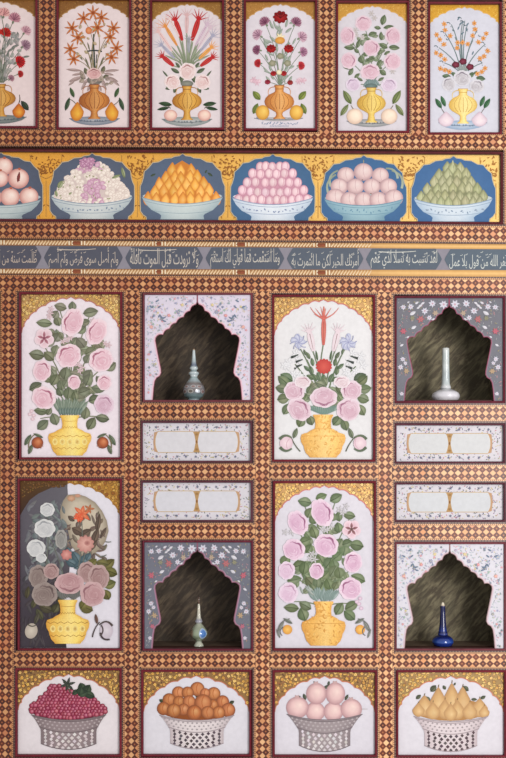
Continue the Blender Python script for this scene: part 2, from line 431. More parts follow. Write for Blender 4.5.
def vase(P, cx, prof, gold, deco, style=0):
    """gilded vase; prof = (halfwidth, y) from lip to foot in the current view"""
    L = Coat(P)
    hi, lo = gold; hi = mix(hi, (255, 236, 170), .12); lo = mix(lo, (255, 220, 140), .08)
    L.lathe2d(cx, prof, hi, lo)
    def hw(y):
        for (w0, y0), (w1, y1) in zip(prof, prof[1:]):
            if y0 <= y <= y1: return w0 + (w1 - w0) * (y - y0) / max(1e-6, y1 - y0)
        return prof[-1][0]
    ks = P.tr[2]
    y0, y1 = prof[0][1], prof[-1][1]
    wmax, yb = max(prof)
    if style == 0:       # squat vase with bands and studs
        for f in (.30, .52, .82):
            y = y0 + (y1 - y0) * f; w = hw(y) * .96
            L.stroke([(cx + w * k, y + (4 if i % 2 else -4) * ks / 4.6) for i, k in enumerate([-1 + 2 * j / 12 for j in range(13)])], .55 * ks, .55 * ks, deco)
        y = y0 + (y1 - y0) * .66; w = hw(y)
        for k in (-.72, -.36, 0, .36, .72):
            L.disc(cx + w * k, y, w * .13, w * .17, mix(deco, hi, .35), mix(hi, (255, 245, 180), .5), n=10)
        y = y0 + (y1 - y0) * .14; w = hw(y)
        L.stroke([(cx - w * .9, y), (cx, y + 3), (cx + w * .9, y)], .5 * ks, .5 * ks, mix(deco, hi, .3))
    elif style == 2:     # chased all over with small leaves
        for _ in range(90):
            y = P.r.uniform(y0 + 4, y1 - 6); w = hw(y) * .9; x = cx + P.r.uniform(-w, w); c = P.r.choice([mix(hi, (255, 240, 180), .45), mix(lo, deco, .6), deco])
            L.leaf(x, y, 17, 6, P.r.uniform(0, 180), mix(c, lo, .6), mix(c, hi, .5), False)
        for f in (.33, .5):
            y = y0 + (y1 - y0) * f; w = hw(y) * .97; L.stroke([(cx - w, y), (cx + w, y)], .5 * ks, .5 * ks, mix(deco, lo, .5))
    else:                # footed vase with gadroons and two handles
        for k in (-.62, -.3, .02, .34, .64):
            pts = []
            for i in range(7):
                y = yb - wmax * .52 + wmax * 1.04 * i / 6
                pts.append((cx + hw(max(y0, min(y1, y))) * k * (.85 + .15 * sin(pi * i / 6)), y))
            L.stroke(pts, .35 * ks, .6 * ks, deco, mix(deco, lo, .4))
        for f in (.0, .22):
            y = y0 + (yb - y0) * f + 1; w = hw(y)
            L.stroke([(cx - w, y), (cx + w, y)], .6 * ks, .6 * ks, mix(deco, lo, .4))
        for sg in (-1, 1):
            w = hw(y0 + (yb - y0) * .3)
            L.curve((cx + sg * w, y0 + (yb - y0) * .1), (cx + sg * wmax * .72, yb - wmax * .42), -.32 * sg, .7 * ks, .5 * ks, lo, hi)
    return L.build('painted_vase', ['gold'], P.root)

def plate(P, cx, y, rx, h, c0, c1, name='painted_plate'):
    L = Coat(P); k = P.tr[2]
    pts = [(cx - rx, y)] + [(cx - rx + 2 * rx * i / 12, y + h * sin(pi * i / 12) ** .6) for i in range(1, 12)] + [(cx + rx, y)]
    pts += [(cx + rx - 2 * rx * i / 12, y - h * .32 * sin(pi * i / 12)) for i in range(1, 12)]
    L.fan((cx, y + h * .3), pts, c0, c1)
    for i in range(15):
        t = -1 + 2 * (i + .5) / 15; yy = y + h * .52 * (1 - t * t) ** .5
        L.petal(cx + rx * t * .9, yy, rx * .10, h * .3, P.r.uniform(0, 180), mix(c1, (70, 80, 100), .5), c1)
    L.curve((cx - rx, y), (cx + rx, y), .05 * h / 30, .6 * k, .6 * k, mix(c1, (70, 75, 85), .5))
    return L.build(name, ['paint'], P.root)

# ================================================================== THE SETTING
def struct(o, label=None):
    o['kind'] = 'structure'
    if label: o['label'] = label
    return o
NICHE = {'a': (144.8, 294.9, 250.6, 399.9), 'b': (396.7, 298.1, 502.9, 400.9), 'c': (144.5, 542.5, 251.0, 648.6), 'd': (396.8, 544.2, 503.8, 648.4)}
xs = [-70, 144.6, 250.8, 396.7, 503.3, 580]; ys = [-30, 295, 299, 399.6, 543, 544.5, 648.3, 800]
mb = MB()
for i in range(len(xs) - 1):
    for j in range(len(ys) - 1):
        if i in (1, 3) and j in (2, 5): continue
        if i == 1 and j in (1, 4): continue
        quad_box(mb, rectq(xs[i], ys[j], xs[i + 1], ys[j + 1]), .018, .075, (66, 30, 26))
struct(mb.build('wall_back', ['wood'], None))

tn = [0]
def band(a, b, w0, w1, y=0.0, cap=(0, 0)):
    """inlaid strip along a-b (centre line, grid units); w0,w1 = widths at the ends. cap = lengths whose
    bare lattice runs on into the strip it meets"""
    tn[0] += 1
    mb = MB(); mb.uv = []
    dx, dy = b[0] - a[0], b[1] - a[1]; l = hypot(dx, dy); ux, uy = dx / l, dy / l; nx, ny = -uy, ux
    pitch = 7.0; n = max(1, round(l / pitch)); n = l / pitch
    def P(t, o): return (a[0] + dx * t + nx * o, a[1] + dy * t + ny * o)
    cs = [P(0, -w0 / 2), P(1, -w1 / 2), P(1, w1 / 2), P(0, w0 / 2)]
    uvs = [(0, -w0 / 2), (n, -w1 / 2), (n, w1 / 2), (0, w0 / 2)]
    mb.add([(wx(x), y, wz(z)) for x, z in cs] + [(wx(x), .017, wz(z)) for x, z in cs],
           [[0, 1, 2, 3], [0, 4, 5, 1], [1, 5, 6, 2], [2, 6, 7, 3], [3, 7, 4, 0]], [(200, 150, 100)] * 8)
    mb.uv += uvs * 2
    for k, (t, e) in enumerate(((0, -cap[0]), (1, cap[1]))):
        if not e: continue
        c0, c1 = P(t, -6.6), P(t, 6.6)
        f0, f1 = (c0[0] + ux * e, c0[1] + uy * e), (c1[0] + ux * e, c1[1] + uy * e)
        q = [c0, f0, f1, c1]; b0 = n * t
        mb.add([(wx(x), y - .0006, wz(z)) for x, z in q], [[0, 1, 2, 3]], [(200, 150, 100)] * 4)
        mb.uv += [(b0, -6.6), (b0 + e / pitch, -6.6), (b0 + e / pitch, 6.6), (b0, 6.6)]
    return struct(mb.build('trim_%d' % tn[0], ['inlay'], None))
def hband(x0, x1, t0, b0, t1, b1, cap=(0, 0)):       # top/bottom at x0 and x1
    return band((x0, (t0 + b0) / 2), (x1, (t1 + b1) / 2), b0 - t0, b1 - t1, 0.0, cap)
def vband(y0, y1, l0, r0, l1, r1, cap=(0, 0)):
    return band(((l0 + r0) / 2, y0), ((l1 + r1) / 2, y1), r0 - l0, r1 - l1, 0.0, cap)
def tl(v0, v1, x): return v0 + (v1 - v0) * x / 506.0
XL, XR = -60, 566
TB = (128.3, 134.5)                                    # under the top panels
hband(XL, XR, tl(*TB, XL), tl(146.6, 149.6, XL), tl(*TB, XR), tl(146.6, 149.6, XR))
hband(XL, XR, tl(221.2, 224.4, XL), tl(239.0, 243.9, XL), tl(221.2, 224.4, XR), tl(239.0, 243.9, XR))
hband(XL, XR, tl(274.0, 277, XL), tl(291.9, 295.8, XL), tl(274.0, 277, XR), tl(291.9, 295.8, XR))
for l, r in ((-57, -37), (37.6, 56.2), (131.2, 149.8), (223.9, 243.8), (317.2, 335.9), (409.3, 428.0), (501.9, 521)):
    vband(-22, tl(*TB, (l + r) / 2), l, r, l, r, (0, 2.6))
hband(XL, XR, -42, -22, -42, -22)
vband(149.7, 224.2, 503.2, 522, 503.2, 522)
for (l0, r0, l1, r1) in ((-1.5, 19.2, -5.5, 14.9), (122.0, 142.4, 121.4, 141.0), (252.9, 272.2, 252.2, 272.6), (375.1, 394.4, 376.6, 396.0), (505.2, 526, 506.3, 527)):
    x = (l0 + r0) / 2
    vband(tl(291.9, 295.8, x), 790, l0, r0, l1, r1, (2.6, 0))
COLX = [(19.2, 122, 15.5, 121.5), (142.4, 252.9, 141.2, 252.3), (272.2, 375.1, 272.5, 376.5), (394.4, 505.2, 395.8, 506.2)]
HB = [[(459.4, 478.5), (650.5, 668.2)],
      [(402.1, 420.8), (462.8, 480.6), (522.1, 540.3), (650.8, 669.8)],
      [(461.6, 481.1), (650.5, 670.3)],
      [(403.1, 423.2), (463.6, 482.3), (521.9, 542.0), (650.6, 670.2)]]
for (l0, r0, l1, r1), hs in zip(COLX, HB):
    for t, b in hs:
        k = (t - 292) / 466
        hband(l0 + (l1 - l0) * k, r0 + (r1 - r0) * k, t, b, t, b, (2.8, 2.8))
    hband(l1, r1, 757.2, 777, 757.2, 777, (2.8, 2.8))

# ================================================================== PANELS
def panel(name, label, cat, group, rect, fw, board_col, col=MAROON, q=None):
    l, t, r, b = rect
    root = thing(name, label, cat, (wx((l + r) / 2), 0.0, wz(b + fw)), group)
    P = Panel(root)
    q = q or rectq(l, t, r, b)
    moulding(root, q, fw, col)
    board(P, q, board_col)
    return P

# ---------- top row: arched panels with a footed vase on a plate
TOPG = 'vase panels in the top row'
def top_panel(label, rect, white, gold, arch_dx=0):
    P = panel('vase_panel', label, 'painted panel', TOPG, rect, 2.2, white)
    l, t, r, b = rect
    a = arch_pts(l, r, t + 1.6, t + 19.0, 11, .075, 1.32)
    base, sp = gold  # golds brighten panel by panel to the right, light gradient put into colour
    spandrels(P, rect, a, base, sp, mix(base, (250, 215, 160), .35), 40, 'leaf', 1.5)
    return P
GD = ((140, 92, 38), [(165, 112, 48), (120, 72, 26), (182, 130, 62)])
GB = ((208, 158, 62), [(232, 188, 88), (180, 128, 44), (240, 200, 110)])
def footed(P, cx, yl, yb, yf, w, gold, deco):
    """lip at yl, belly centre yb (half width w), foot at yf"""
    h = yb - yl
    prof = [(w * .33, yl), (w * .34, yl + h * .06), (w * .29, yl + h * .14), (w * .28, yl + h * .38), (w * .40, yl + h * .46), (w * .70, yl + h * .58), (w * .92, yl + h * .78), (w, yb),
            (w * .95, yb + h * .2), (w * .78, yb + h * .38), (w * .46, yb + h * .54), (w * .24, yb + h * .66), (w * .2, yb + h * .8), (w * .26, yf - h * .14), (w * .40, yf - h * .06), (w * .40, yf)]
    return vase(P, cx, prof, gold, deco, 1)
GREEN, LGREEN = (58, 78, 48), (110, 128, 86)

def bouquet(P): L = Coat(P); L.flowers = []; return L
def flower(P, name, fn):
    L = Coat(P); fn(L); P.pend.append((name, L))
def finish(P, L, name='painted_bouquet', mat='paint'):
    o = L.build(name, [mat], P.root)
    for n, l in P.pend: 
        c = l.build(n, [mat], o, origin=P.root['_o'])
    P.pend = []
    return o
def fill_leaves(L, cx, cy, rx, ry, n, dark, light, size):
    for _ in range(n):
        t, d = L.P.r.uniform(0, 2 * pi), L.P.r.random() ** .6
        a = L.P.r.uniform(0, 180); k = size * L.P.r.uniform(.75, 1.15)
        L.leaf(cx + cos(t) * rx * d, cy + sin(t) * ry * d, k, k * .66, a, jit(dark, 12, L.P.r), jit(light, 12, L.P.r))
def fruit_part(P, name, fn):
    L = Coat(P); fn(L); return L.build(name, ['paint'], P.root)

# --- 1: carnations (cut by the left edge of the picture)
P = top_panel('top row vase panel of red and mauve carnations cut by the picture edge', (-34.8, -1.5, 35.3, 126.0), (230, 211, 209), GD); P.pend = []
P.view(0, 0, 5.75)
L = bouquet(P)
for sx in (1, -1):
    def X(x): return 2 + sx * (x - 2)
    for a, b in (((5, 470), (75, 110)), ((8, 470), (140, 180)), ((8, 470), (135, 260)), ((12, 470), (105, 360)), ((5, 470), (30, 190)), ((14, 470), (110, 420)), ((2, 470), (2, 70))):
        L.curve((X(a[0]), a[1]), (X(b[0]), b[1]), -.06 * sx, 4, 3, (104, 112, 92))
    for x, y, l, w, a in ((70, 200, 40, 14, 60), (45, 240, 60, 16, 70), (60, 280, 50, 14, 30), (40, 320, 70, 20, 80), (20, 380, 70, 22, 75), (55, 350, 50, 16, 40), (148, 320, 40, 12, 10), (40, 405, 60, 18, 45), (30, 440, 60, 18, 70), (100, 190, 30, 12, 110), (85, 260, 50, 14, 20), (15, 290, 60, 18, 85), (10, 430, 50, 22, 90)):
        L.leaf(X(x), y, l, w, a if sx == 1 else 180 - a, (92, 98, 92), (150, 150, 140), False)
    if sx == 1: fill_leaves(L, 30, 290, 80, 150, 46, (140, 138, 134), (186, 180, 174), 34)
    for n, x, y, r, a, c0, c1 in (('painted_carnation', 80, 100, 38, 70, (196, 140, 150), (150, 92, 112)), ('painted_carnation', 146, 172, 33, 50, (212, 170, 176), (176, 122, 138)), ('painted_carnation', 142, 255, 35, 30, (172, 140, 152), (128, 92, 112)),
                                  ('painted_carnation', 28, 185, 36, 70, (190, 40, 30), (140, 20, 18)), ('painted_carnation', 108, 350, 38, 20, (196, 34, 36), (140, 18, 22)), ('painted_carnation', 112, 420, 22, 10, (190, 50, 46), (140, 24, 26)), ('painted_carnation', 60, 445, 22, 40, (176, 130, 140), (130, 90, 104)), ('painted_carnation', 20, 70, 36, 80, (222, 170, 164), (200, 130, 130))):
        flower(P, n, lambda l: l.carnation(X(x), y, r, a if sx == 1 else 180 - a, c0, c1, (96, 104, 84)))
finish(P, L)
plate(P, 2, 668, 148, 38, (150, 152, 146), (104, 112, 112))
footed(P, 2, 478, 560, 665, 86, ((206, 138, 44), (134, 74, 20)), (120, 62, 18))
for sx in (1, -1):
    fruit_part(P, 'painted_pear', lambda l: (l.curve((2 + sx * 103, 590), (2 + sx * 106, 540), .1, 5, 3, (70, 60, 40)), l.leaf(2 + sx * 138, 602, 70, 34, 90 + sx * 38, (40, 50, 42), (72, 86, 66)), l.pear(2 + sx * 103, 632, 74, 84, (236, 172, 70), (214, 128, 46), (176, 90, 34))))

# --- 2: orange lilies
P = top_panel('top row vase panel with a crown of orange star lilies', (58.6, -.6, 129.0, 127.3), (231, 214, 213), GD); P.pend = []
P.view(50, 0, 5.622)
L = bouquet(P)
LI = [(240, 66), (186, 96), (287, 92), (266, 150), (122, 152), (156, 206), (112, 270), (132, 326), (356, 152), (336, 202), (372, 265), (344, 316)]
for x, y in LI: L.curve((248 + (x - 248) * .12, 400), (x, y), .10 if x < 248 else -.10, 4, 3, (140, 128, 92))
L.stroke([(243, 185), (244, 260), (250, 380)], 6, 9, (60, 70, 62))
L.curve((195, 287), (290, 284), -.08, 8, 8, (56, 62, 60)); L.stroke([(230, 300), (228, 345)], 6, 5, (70, 76, 66)); L.stroke([(262, 300), (258, 350)], 6, 5, (80, 86, 76))
for x, y, l, w, a in ((200, 395, 44, 24, 110), (297, 385, 44, 24, 70), (312, 425, 36, 22, 20), (182, 430, 36, 22, 160), (206, 345, 60, 10, 110), (290, 340, 60, 10, 70), (165, 310, 60, 9, 125), (215, 255, 50, 8, 105), (310, 250, 46, 8, 60)):
    L.leaf(x, y, l, w, a, (84, 84, 66), (138, 134, 104), False)
for x, y, l, w, a in ((132, 388, 90, 16, 175), (345, 392, 90, 16, 5), (140, 440, 80, 22, 200), (345, 440, 80, 22, -20), (188, 475, 60, 16, 240), (302, 475, 60, 16, -60), (120, 460, 50, 14, 220), (370, 462, 50, 14, -40), (205, 450, 50, 20, 215), (290, 450, 50, 20, -35), (150, 412, 60, 14, 190), (330, 412, 60, 14, -10), (215, 490, 40, 14, 250), (280, 490, 40, 14, -70)):
    L.leaf(x, y, l, w, a, (146, 124, 118), (196, 172, 168), False)
L.disc(250, 445, 44, 26, (140, 134, 124), (108, 104, 96))
fill_leaves(L, 245, 230, 110, 120, 22, (176, 150, 110), (206, 190, 160), 24); fill_leaves(L, 246, 440, 110, 44, 20, (140, 124, 110), (190, 172, 160), 34)
for x, y in LI: flower(P, 'painted_lily', lambda l: l.star(x, y, 46, 7, (212, 134, 76), (178, 96, 48), .23, (150, 70, 30), x % 50))
flower(P, 'painted_lily_bud', lambda l: l.disc(216, 166, 18, 20, (232, 160, 110), (200, 110, 60)))
flower(P, 'painted_rose', lambda l: l.rose(245, 408, 40, 30, 0, ((226, 196, 190), (216, 170, 168), (180, 124, 124), (140, 90, 92)), 90))
finish(P, L)
plate(P, 248, 662, 142, 38, (176, 176, 180), (122, 130, 144))
footed(P, 247, 470, 560, 664, 88, ((206, 122, 46), (142, 68, 22)), (128, 54, 20))
for x, sx in ((150, -1), (346, 1)):
    fruit_part(P, 'painted_pear', lambda l: (l.curve((x, 590), (x + sx * 44, 552), .1, 4, 3, (90, 84, 60)), l.leaf(x + sx * 28, 515, 62, 22, 90 - sx * 22, (52, 76, 46), (96, 118, 78)), l.leaf(x + sx * 54, 580, 80, 24, 90 - sx * -18, (46, 66, 48), (90, 108, 80)), l.pear(x, 622, 76, 108, (240, 186, 72), (224, 152, 56), (190, 112, 44), -sx * .2)))

# --- 3: red tulips
P = top_panel('vase panel in the top row with red spiked tulips fanning upward', (152.2, 1.2, 221.8, 127.5), (226, 214, 216), ((160, 112, 48), [(190, 142, 66), (136, 88, 32), (206, 158, 84)])); P.pend = []
P.view(142, 0, 5.622)
L = bouquet(P)
TU = [((226, 222), (182, 92), 26, (186, 36, 40), (208, 70, 64)), ((280, 222), (322, 88), 28, (186, 36, 40), (208, 70, 64)), ((196, 250), (124, 130), 18, (222, 142, 70), (240, 180, 110)), ((320, 326), (396, 254), 20, (228, 152, 74), (244, 190, 120)),
      ((182, 322), (102, 240), 16, (164, 164, 184), (196, 194, 208)), ((326, 284), (404, 186), 18, (166, 164, 184), (198, 196, 210)), ((178, 366), (108, 306), 24, (186, 40, 44), (206, 76, 70)), ((328, 366), (402, 312), 24, (186, 40, 44), (206, 76, 70)),
      ((250, 180), (252, 70), 20, (216, 176, 176), (236, 208, 206)), ((168, 280), (84, 160), 16, (230, 190, 186), (240, 214, 212)), ((300, 250), (372, 120), 16, (206, 180, 196), (228, 208, 220)), ((262, 290), (262, 210), 18, (150, 152, 158), (190, 192, 196)), ((310, 270), (390, 140), 14, (214, 190, 200), (232, 214, 220)), ((208, 200), (150, 90), 12, (232, 206, 200), (242, 222, 218))]
for a, b, *_ in TU:
    L.stroke([(254 + (a[0] - 254) * .2, 400), ((254 + a[0]) / 2, (a[1] + 385) / 2), a], 9, 6, (116, 128, 100), (150, 158, 130))
for i in range(11):
    a = 90 + (i - 5) * 13; L.leaf(254 + cos(rad(a)) * 90, 360 - sin(rad(a)) * 84, 110, 11, a, (120, 130, 106), (176, 182, 160), False)
for x, y, l, w, a in ((185, 392, 56, 22, 150), (330, 392, 56, 22, 30), (150, 488, 44, 24, 200), (185, 500, 40, 22, 250), (322, 500, 40, 22, -70), (356, 488, 44, 24, -20), (222, 435, 60, 26, 70), (290, 435, 60, 26, 110), (200, 360, 40, 16, 130), (310, 360, 40, 16, 50), (130, 410, 50, 10, 130), (375, 410, 50, 10, 50)):
    L.leaf(x, y, l, w, a, (64, 76, 58), (120, 130, 102), False)
L.disc(252, 465, 36, 18, (150, 150, 138), (112, 114, 104))
for a, b, w, c, h in TU: flower(P, 'painted_tulip', lambda l: l.tulip(a, b, w, c, h))
WP = ((240, 226, 224), (232, 206, 202), (206, 160, 158), (172, 120, 120))
for x, y, rx, ry in ((170, 456, 42, 40), (340, 456, 42, 40), (255, 396, 46, 46)): flower(P, 'painted_rose', lambda l: l.rose(x, y, rx, ry, 0, WP, 90 if x == 255 else (130 if x < 255 else 50)))
finish(P, L)
plate(P, 252, 665, 142, 42, (196, 196, 194), (140, 148, 146))
footed(P, 252, 478, 562, 670, 84, ((224, 160, 54), (156, 92, 24)), (136, 76, 22))
for x, sx in ((160, -1), (350, 1)):
    fruit_part(P, 'painted_peach', lambda l: (l.leaf(x - 30 * -sx, 580, 78, 26, 90 - sx * 82, (40, 62, 40), (78, 100, 70)), l.leaf(x + 42 * sx, 606, 70, 20, 90 - sx * 100, (34, 54, 36), (70, 94, 64)), l.curve((x, 605), (x + sx * 20, 586), 0, 4, 3, (80, 70, 50)), l.fruit(x, 644, 37, 32, (248, 226, 206), (238, 200, 186), (206, 150, 140))))

# --- 4: poppies
P = top_panel('top row vase panel with one dark red poppy at the summit and two lemons', (246.1, 1.2, 315.0, 128.2), (222, 214, 220), ((182, 128, 58), [(206, 154, 78), (156, 102, 40), (220, 172, 96)])); P.pend = []
P.view(236, 0, 5.622)
L = bouquet(P)
PF = [('poppy', 250, 90, 40, 0, (184, 40, 40), (120, 14, 20)), ('carnation', 162, 118, 34, 125, (170, 120, 140), (110, 50, 80)), ('carnation', 338, 120, 34, 55, (170, 120, 140), (112, 60, 88)), ('carnation', 124, 190, 35, 150, (206, 170, 184), (160, 116, 140)), ('carnation', 370, 202, 34, 30, (212, 176, 190), (172, 128, 150)),
      ('carnation', 120, 275, 30, 170, (150, 96, 120), (108, 56, 84)), ('carnation', 376, 286, 30, 10, (186, 136, 160), (140, 92, 120)), ('carnation', 126, 350, 26, 175, (196, 50, 56), (150, 26, 36)), ('carnation', 364, 364, 26, 5, (204, 60, 66), (160, 34, 42)),
      ('poppy', 198, 268, 27, 0, (186, 36, 34), (140, 16, 22)), ('poppy', 297, 268, 27, 0, (190, 40, 36), (144, 18, 22)), ('poppy', 211, 408, 17, 0, (190, 44, 46), (146, 22, 28)), ('poppy', 269, 408, 17, 0, (190, 44, 46), (146, 22, 28)), ('poppy', 178, 456, 16, 0, (176, 60, 80), (132, 26, 46)), ('poppy', 305, 459, 16, 0, (180, 60, 64), (140, 40, 40))]
for f in PF: L.curve((248, 480), (f[1], f[2]), .05 if f[1] < 248 else -.05, 4, 3, (120, 134, 112))
for i in range(46):
    y = P.r.uniform(120, 460); sp = 70 if y < 330 else 62
    x = 248 + P.r.uniform(-1.25, 1.25) * sp; a = 90 - (x - 248) * .7 + P.r.uniform(-30, 30)
    L.leaf(x, y, P.r.uniform(34, 58), P.r.uniform(9, 16), a, (130, 142, 128), (182, 190, 178), False)
for x in (110, 90, 130, 360, 385, 350): L.disc(x, 440 + (x % 20), 14, 10, (238, 214, 218), (220, 190, 200), n=8)
for x in (100, 118, 352, 376): L.star(x, 432 + x % 30, 22, 6, (236, 206, 214), (206, 160, 176), .3)
for x, y in ((205, 350), (290, 350), (250, 310)): L.disc(x, y, 20, 18, (176, 170, 146), (128, 130, 104), bump=5, amp=.2)
for k, x, y, r, a, c0, c1 in PF:
    flower(P, 'painted_' + k, lambda l: l.poppy(x, y, r, c0, c1) if k == 'poppy' else l.carnation(x, y, r, a, c0, c1, (110, 124, 100)))
flower(P, 'painted_daffodil', lambda l: (l.star(248, 206, 30, 7, (250, 240, 210), (230, 214, 170), .4, None, 20), l.disc(248, 222, 28, 20, (236, 176, 90), (206, 140, 60))))
flower(P, 'painted_daisy', lambda l: l.disc(243, 401, 15, 14, (246, 240, 214), (226, 210, 170)))
finish(P, L)
L = Coat(P)
for i in range(22):
    x = 150 + i * 9.2; L.curve((x, 692 + P.r.uniform(-4, 4)), (x + P.r.uniform(4, 9), 685 + P.r.uniform(-6, 8)), P.r.uniform(-.6, .6), 3.2, 2.4, (120, 140, 168))
for i in range(12): L.curve((190 + i * 9, 704), (196 + i * 9, 700), .5, 2.6, 2, (140, 158, 182))
L.build('painted_dedication', ['paint'], P.root)
plate(P, 240, 660, 138, 16, (200, 196, 196), (160, 158, 160))
footed(P, 244, 474, 566, 664, 84, ((228, 150, 70), (160, 84, 30)), (150, 76, 30))
for x, sx in ((150, -1), (340, 1)):
    fruit_part(P, 'painted_lemon', lambda l: (l.leaf(x - 34 * -sx, 532, 64, 36, 90 - sx * 40, (96, 112, 50), (150, 160, 84)), l.leaf(x + 40 * sx, 606, 66, 32, 90 + sx * 24, (92, 108, 52), (144, 154, 84)), l.fruit(x, 628, 38, 42, (248, 210, 110), (234, 182, 84), (198, 140, 56))))

# --- 5: pink roses
P = top_panel('vase panel in the top row filled with large pale pink roses', (338.2, 2.9, 407.1, 130.7), (217, 211, 217), ((214, 158, 64), [(236, 190, 90), (186, 128, 46), (244, 204, 116)])); P.pend = []
P.view(328, 0, 5.622)
L = bouquet(P)
PK = ((228, 208, 216), (222, 186, 198), (198, 152, 168), (172, 122, 142))
fill_leaves(L, 243, 280, 120, 130, 34, (110, 122, 96), (170, 178, 156), 38)
RS = [(200, 125, 44, 42, 100), (112, 196, 40, 50, 20), (366, 196, 42, 46, 160), (245, 264, 44, 44, 20), (118, 336, 42, 44, 0), (364, 340, 46, 46, 170), (238, 398, 52, 42, 90), (142, 470, 40, 36, 120), (346, 474, 44, 36, 60)]
for x, y, *_ in RS: L.curve((243, 480), (x, y), .06 if x < 243 else -.06, 5, 4, (120, 130, 108))
for x, y, l, w, a in ((313, 106, 62, 34, 75), (342, 146, 60, 24, 10), (280, 150, 40, 22, 170), (252, 186, 52, 30, 15), (300, 196, 50, 24, 90), (228, 216, 40, 16, 160), (172, 240, 56, 24, 70), (122, 262, 64, 28, 175), (162, 280, 36, 22, 140), (314, 252, 54, 30, 150), (374, 262, 64, 30, -5), (292, 288, 36, 24, 60), (334, 292, 40, 20, 30), (190, 330, 48, 36, 110), (242, 330, 50, 30, 20), (210, 300, 30, 20, 120), (290, 350, 50, 26, 60), (310, 402, 46, 30, 140), (290, 372, 40, 20, 150), (130, 398, 50, 26, 60), (165, 420, 40, 20, 40), (110, 378, 46, 14, 170), (300, 440, 40, 18, 30), (180, 440, 40, 16, 150), (208, 190, 34, 14, 175)):
    L.leaf(x, y, l, w, a, (86, 100, 72), (140, 152, 122))
for i in range(8): L.leaf(215 + i * 9, 462 - 6 * sin(i), 52, 14, 55 + i * 10, (104, 124, 122), (160, 178, 176), False)
for x, y in ((245, 70), (262, 95), (155, 165), (195, 205), (365, 395), (160, 190)): L.star(x, y, 20, 6, (226, 214, 216), (176, 170, 164), .36)
L.disc(243, 480, 36, 16, (120, 140, 136), (90, 108, 104))
for x, y, rx, ry, c in RS:
    pal = PK if y < 450 else ((228, 216, 228), (216, 196, 214), (190, 164, 186), (160, 134, 160))
    flower(P, 'painted_rose', lambda l: l.rose(x, y, rx, ry, 0, pal, c))
finish(P, L)
plate(P, 246, 676, 140, 34, (196, 194, 192), (140, 142, 144))
footed(P, 245, 488, 575, 685, 82, ((240, 204, 96), (190, 140, 48)), (172, 122, 44))
for x, sx in ((152, -1), (346, 1)):
    fruit_part(P, 'painted_apple', lambda l: (l.leaf(x + 42 * sx, 542, 90, 36, 90 - sx * 30 + (0), (96, 110, 62), (150, 160, 112)), l.leaf(x + 58 * sx, 614, 80, 28, 90 + sx * 34, (104, 116, 72), (156, 164, 120)), l.curve((x, 620), (x + sx * 22, 588), 0, 4, 3, (110, 96, 60)), l.fruit(x, 650, 46, 44, (250, 236, 214), (242, 220, 198), (214, 184, 164))))

# --- 6: orange narcissus
P = top_panel('rightmost vase panel of the top row, sprays of small orange narcissus', (430.3, 4.0, 499.6, 132.3), (212, 212, 222), ((222, 166, 52), [(240, 196, 80), (190, 132, 36), (250, 214, 110)])); P.pend = []
P.view(416, 0, 5.578)
L = bouquet(P)
NA = [(160, 128), (165, 162), (193, 195), (118, 188), (135, 215), (158, 242), (115, 290), (140, 303), (163, 326), (138, 378), (163, 386), (188, 394), (328, 124), (333, 158), (318, 193), (395, 182), (378, 208), (352, 230), (403, 278), (382, 308), (360, 320), (388, 376), (370, 396), (345, 406), (235, 232), (232, 262), (292, 240), (262, 232)]
for a, b in (((200, 130), (255, 370)), ((165, 180), (248, 370)), ((130, 260), (244, 372)), ((160, 345), (240, 390)), ((275, 110), (268, 370)), ((262, 120), (264, 350)), ((345, 160), (275, 370)), ((390, 240), (285, 372)), ((375, 345), (292, 390)), ((290, 130), (272, 360)), ((220, 200), (256, 370)), ((320, 220), (276, 370))):
    L.curve(b, a, .05 if a[0] < 262 else -.05, 6, 4, (112, 130, 130))
for a in ((200, 130), (165, 180), (130, 260), (262, 100), (345, 160), (390, 240), (275, 120), (160, 345), (375, 345)):
    for k in range(3): L.curve((a[0] + k * 6 - 6, a[1] + k * 14), (a[0] - 26 + k * 22, a[1] - 8 + k * 22), .3, 3, 5, (86, 104, 110))
for x, y in ((240, 98), (262, 120), (240, 150), (250, 128), (290, 130), (285, 160), (262, 180), (320, 290)): L.leaf(x, y, 24, 8, P.r.uniform(0, 180), (70, 96, 110), (140, 160, 170), False)
for x, y, l, w, a in ((172, 420, 50, 26, 175), (364, 432, 54, 30, -8), (215, 410, 36, 22, 130), (312, 412, 36, 26, 60), (190, 398, 40, 12, 140), (330, 402, 40, 12, 40)): L.leaf(x, y, l, w, a, (78, 98, 76), (120, 140, 110))
for i in range(7): L.leaf(240 + 9 * i, 375, 50, 12, 125 - i * 12, (120, 130, 128), (178, 184, 182), False)
for x, y in NA: flower(P, 'painted_narcissus', lambda l: (l.star(x, y, 17, 6, (238, 180, 116), (214, 140, 70), .5, (176, 96, 36), x)))
for x, y, r in ((265, 338, 21), (224, 356, 21), (304, 368, 21)): flower(P, 'painted_anemone', lambda l: l.disc(x, y, r, r * .85, (140, 60, 80), (84, 24, 40), bump=5, amp=.15))
for x, y, rx, ry, c in ((186, 464, 36, 38, 130), (342, 476, 38, 36, 50), (260, 432, 46, 42, 90)): flower(P, 'painted_rose', lambda l: l.rose(x, y, rx, ry, 0, ((222, 220, 226), (200, 196, 200), (166, 158, 166), (132, 122, 134)), c))
finish(P, L)
plate(P, 264, 680, 136, 40, (200, 210, 222), (150, 172, 198))
footed(P, 265, 490, 580, 685, 80, ((250, 226, 140), (212, 166, 70)), (196, 146, 64))
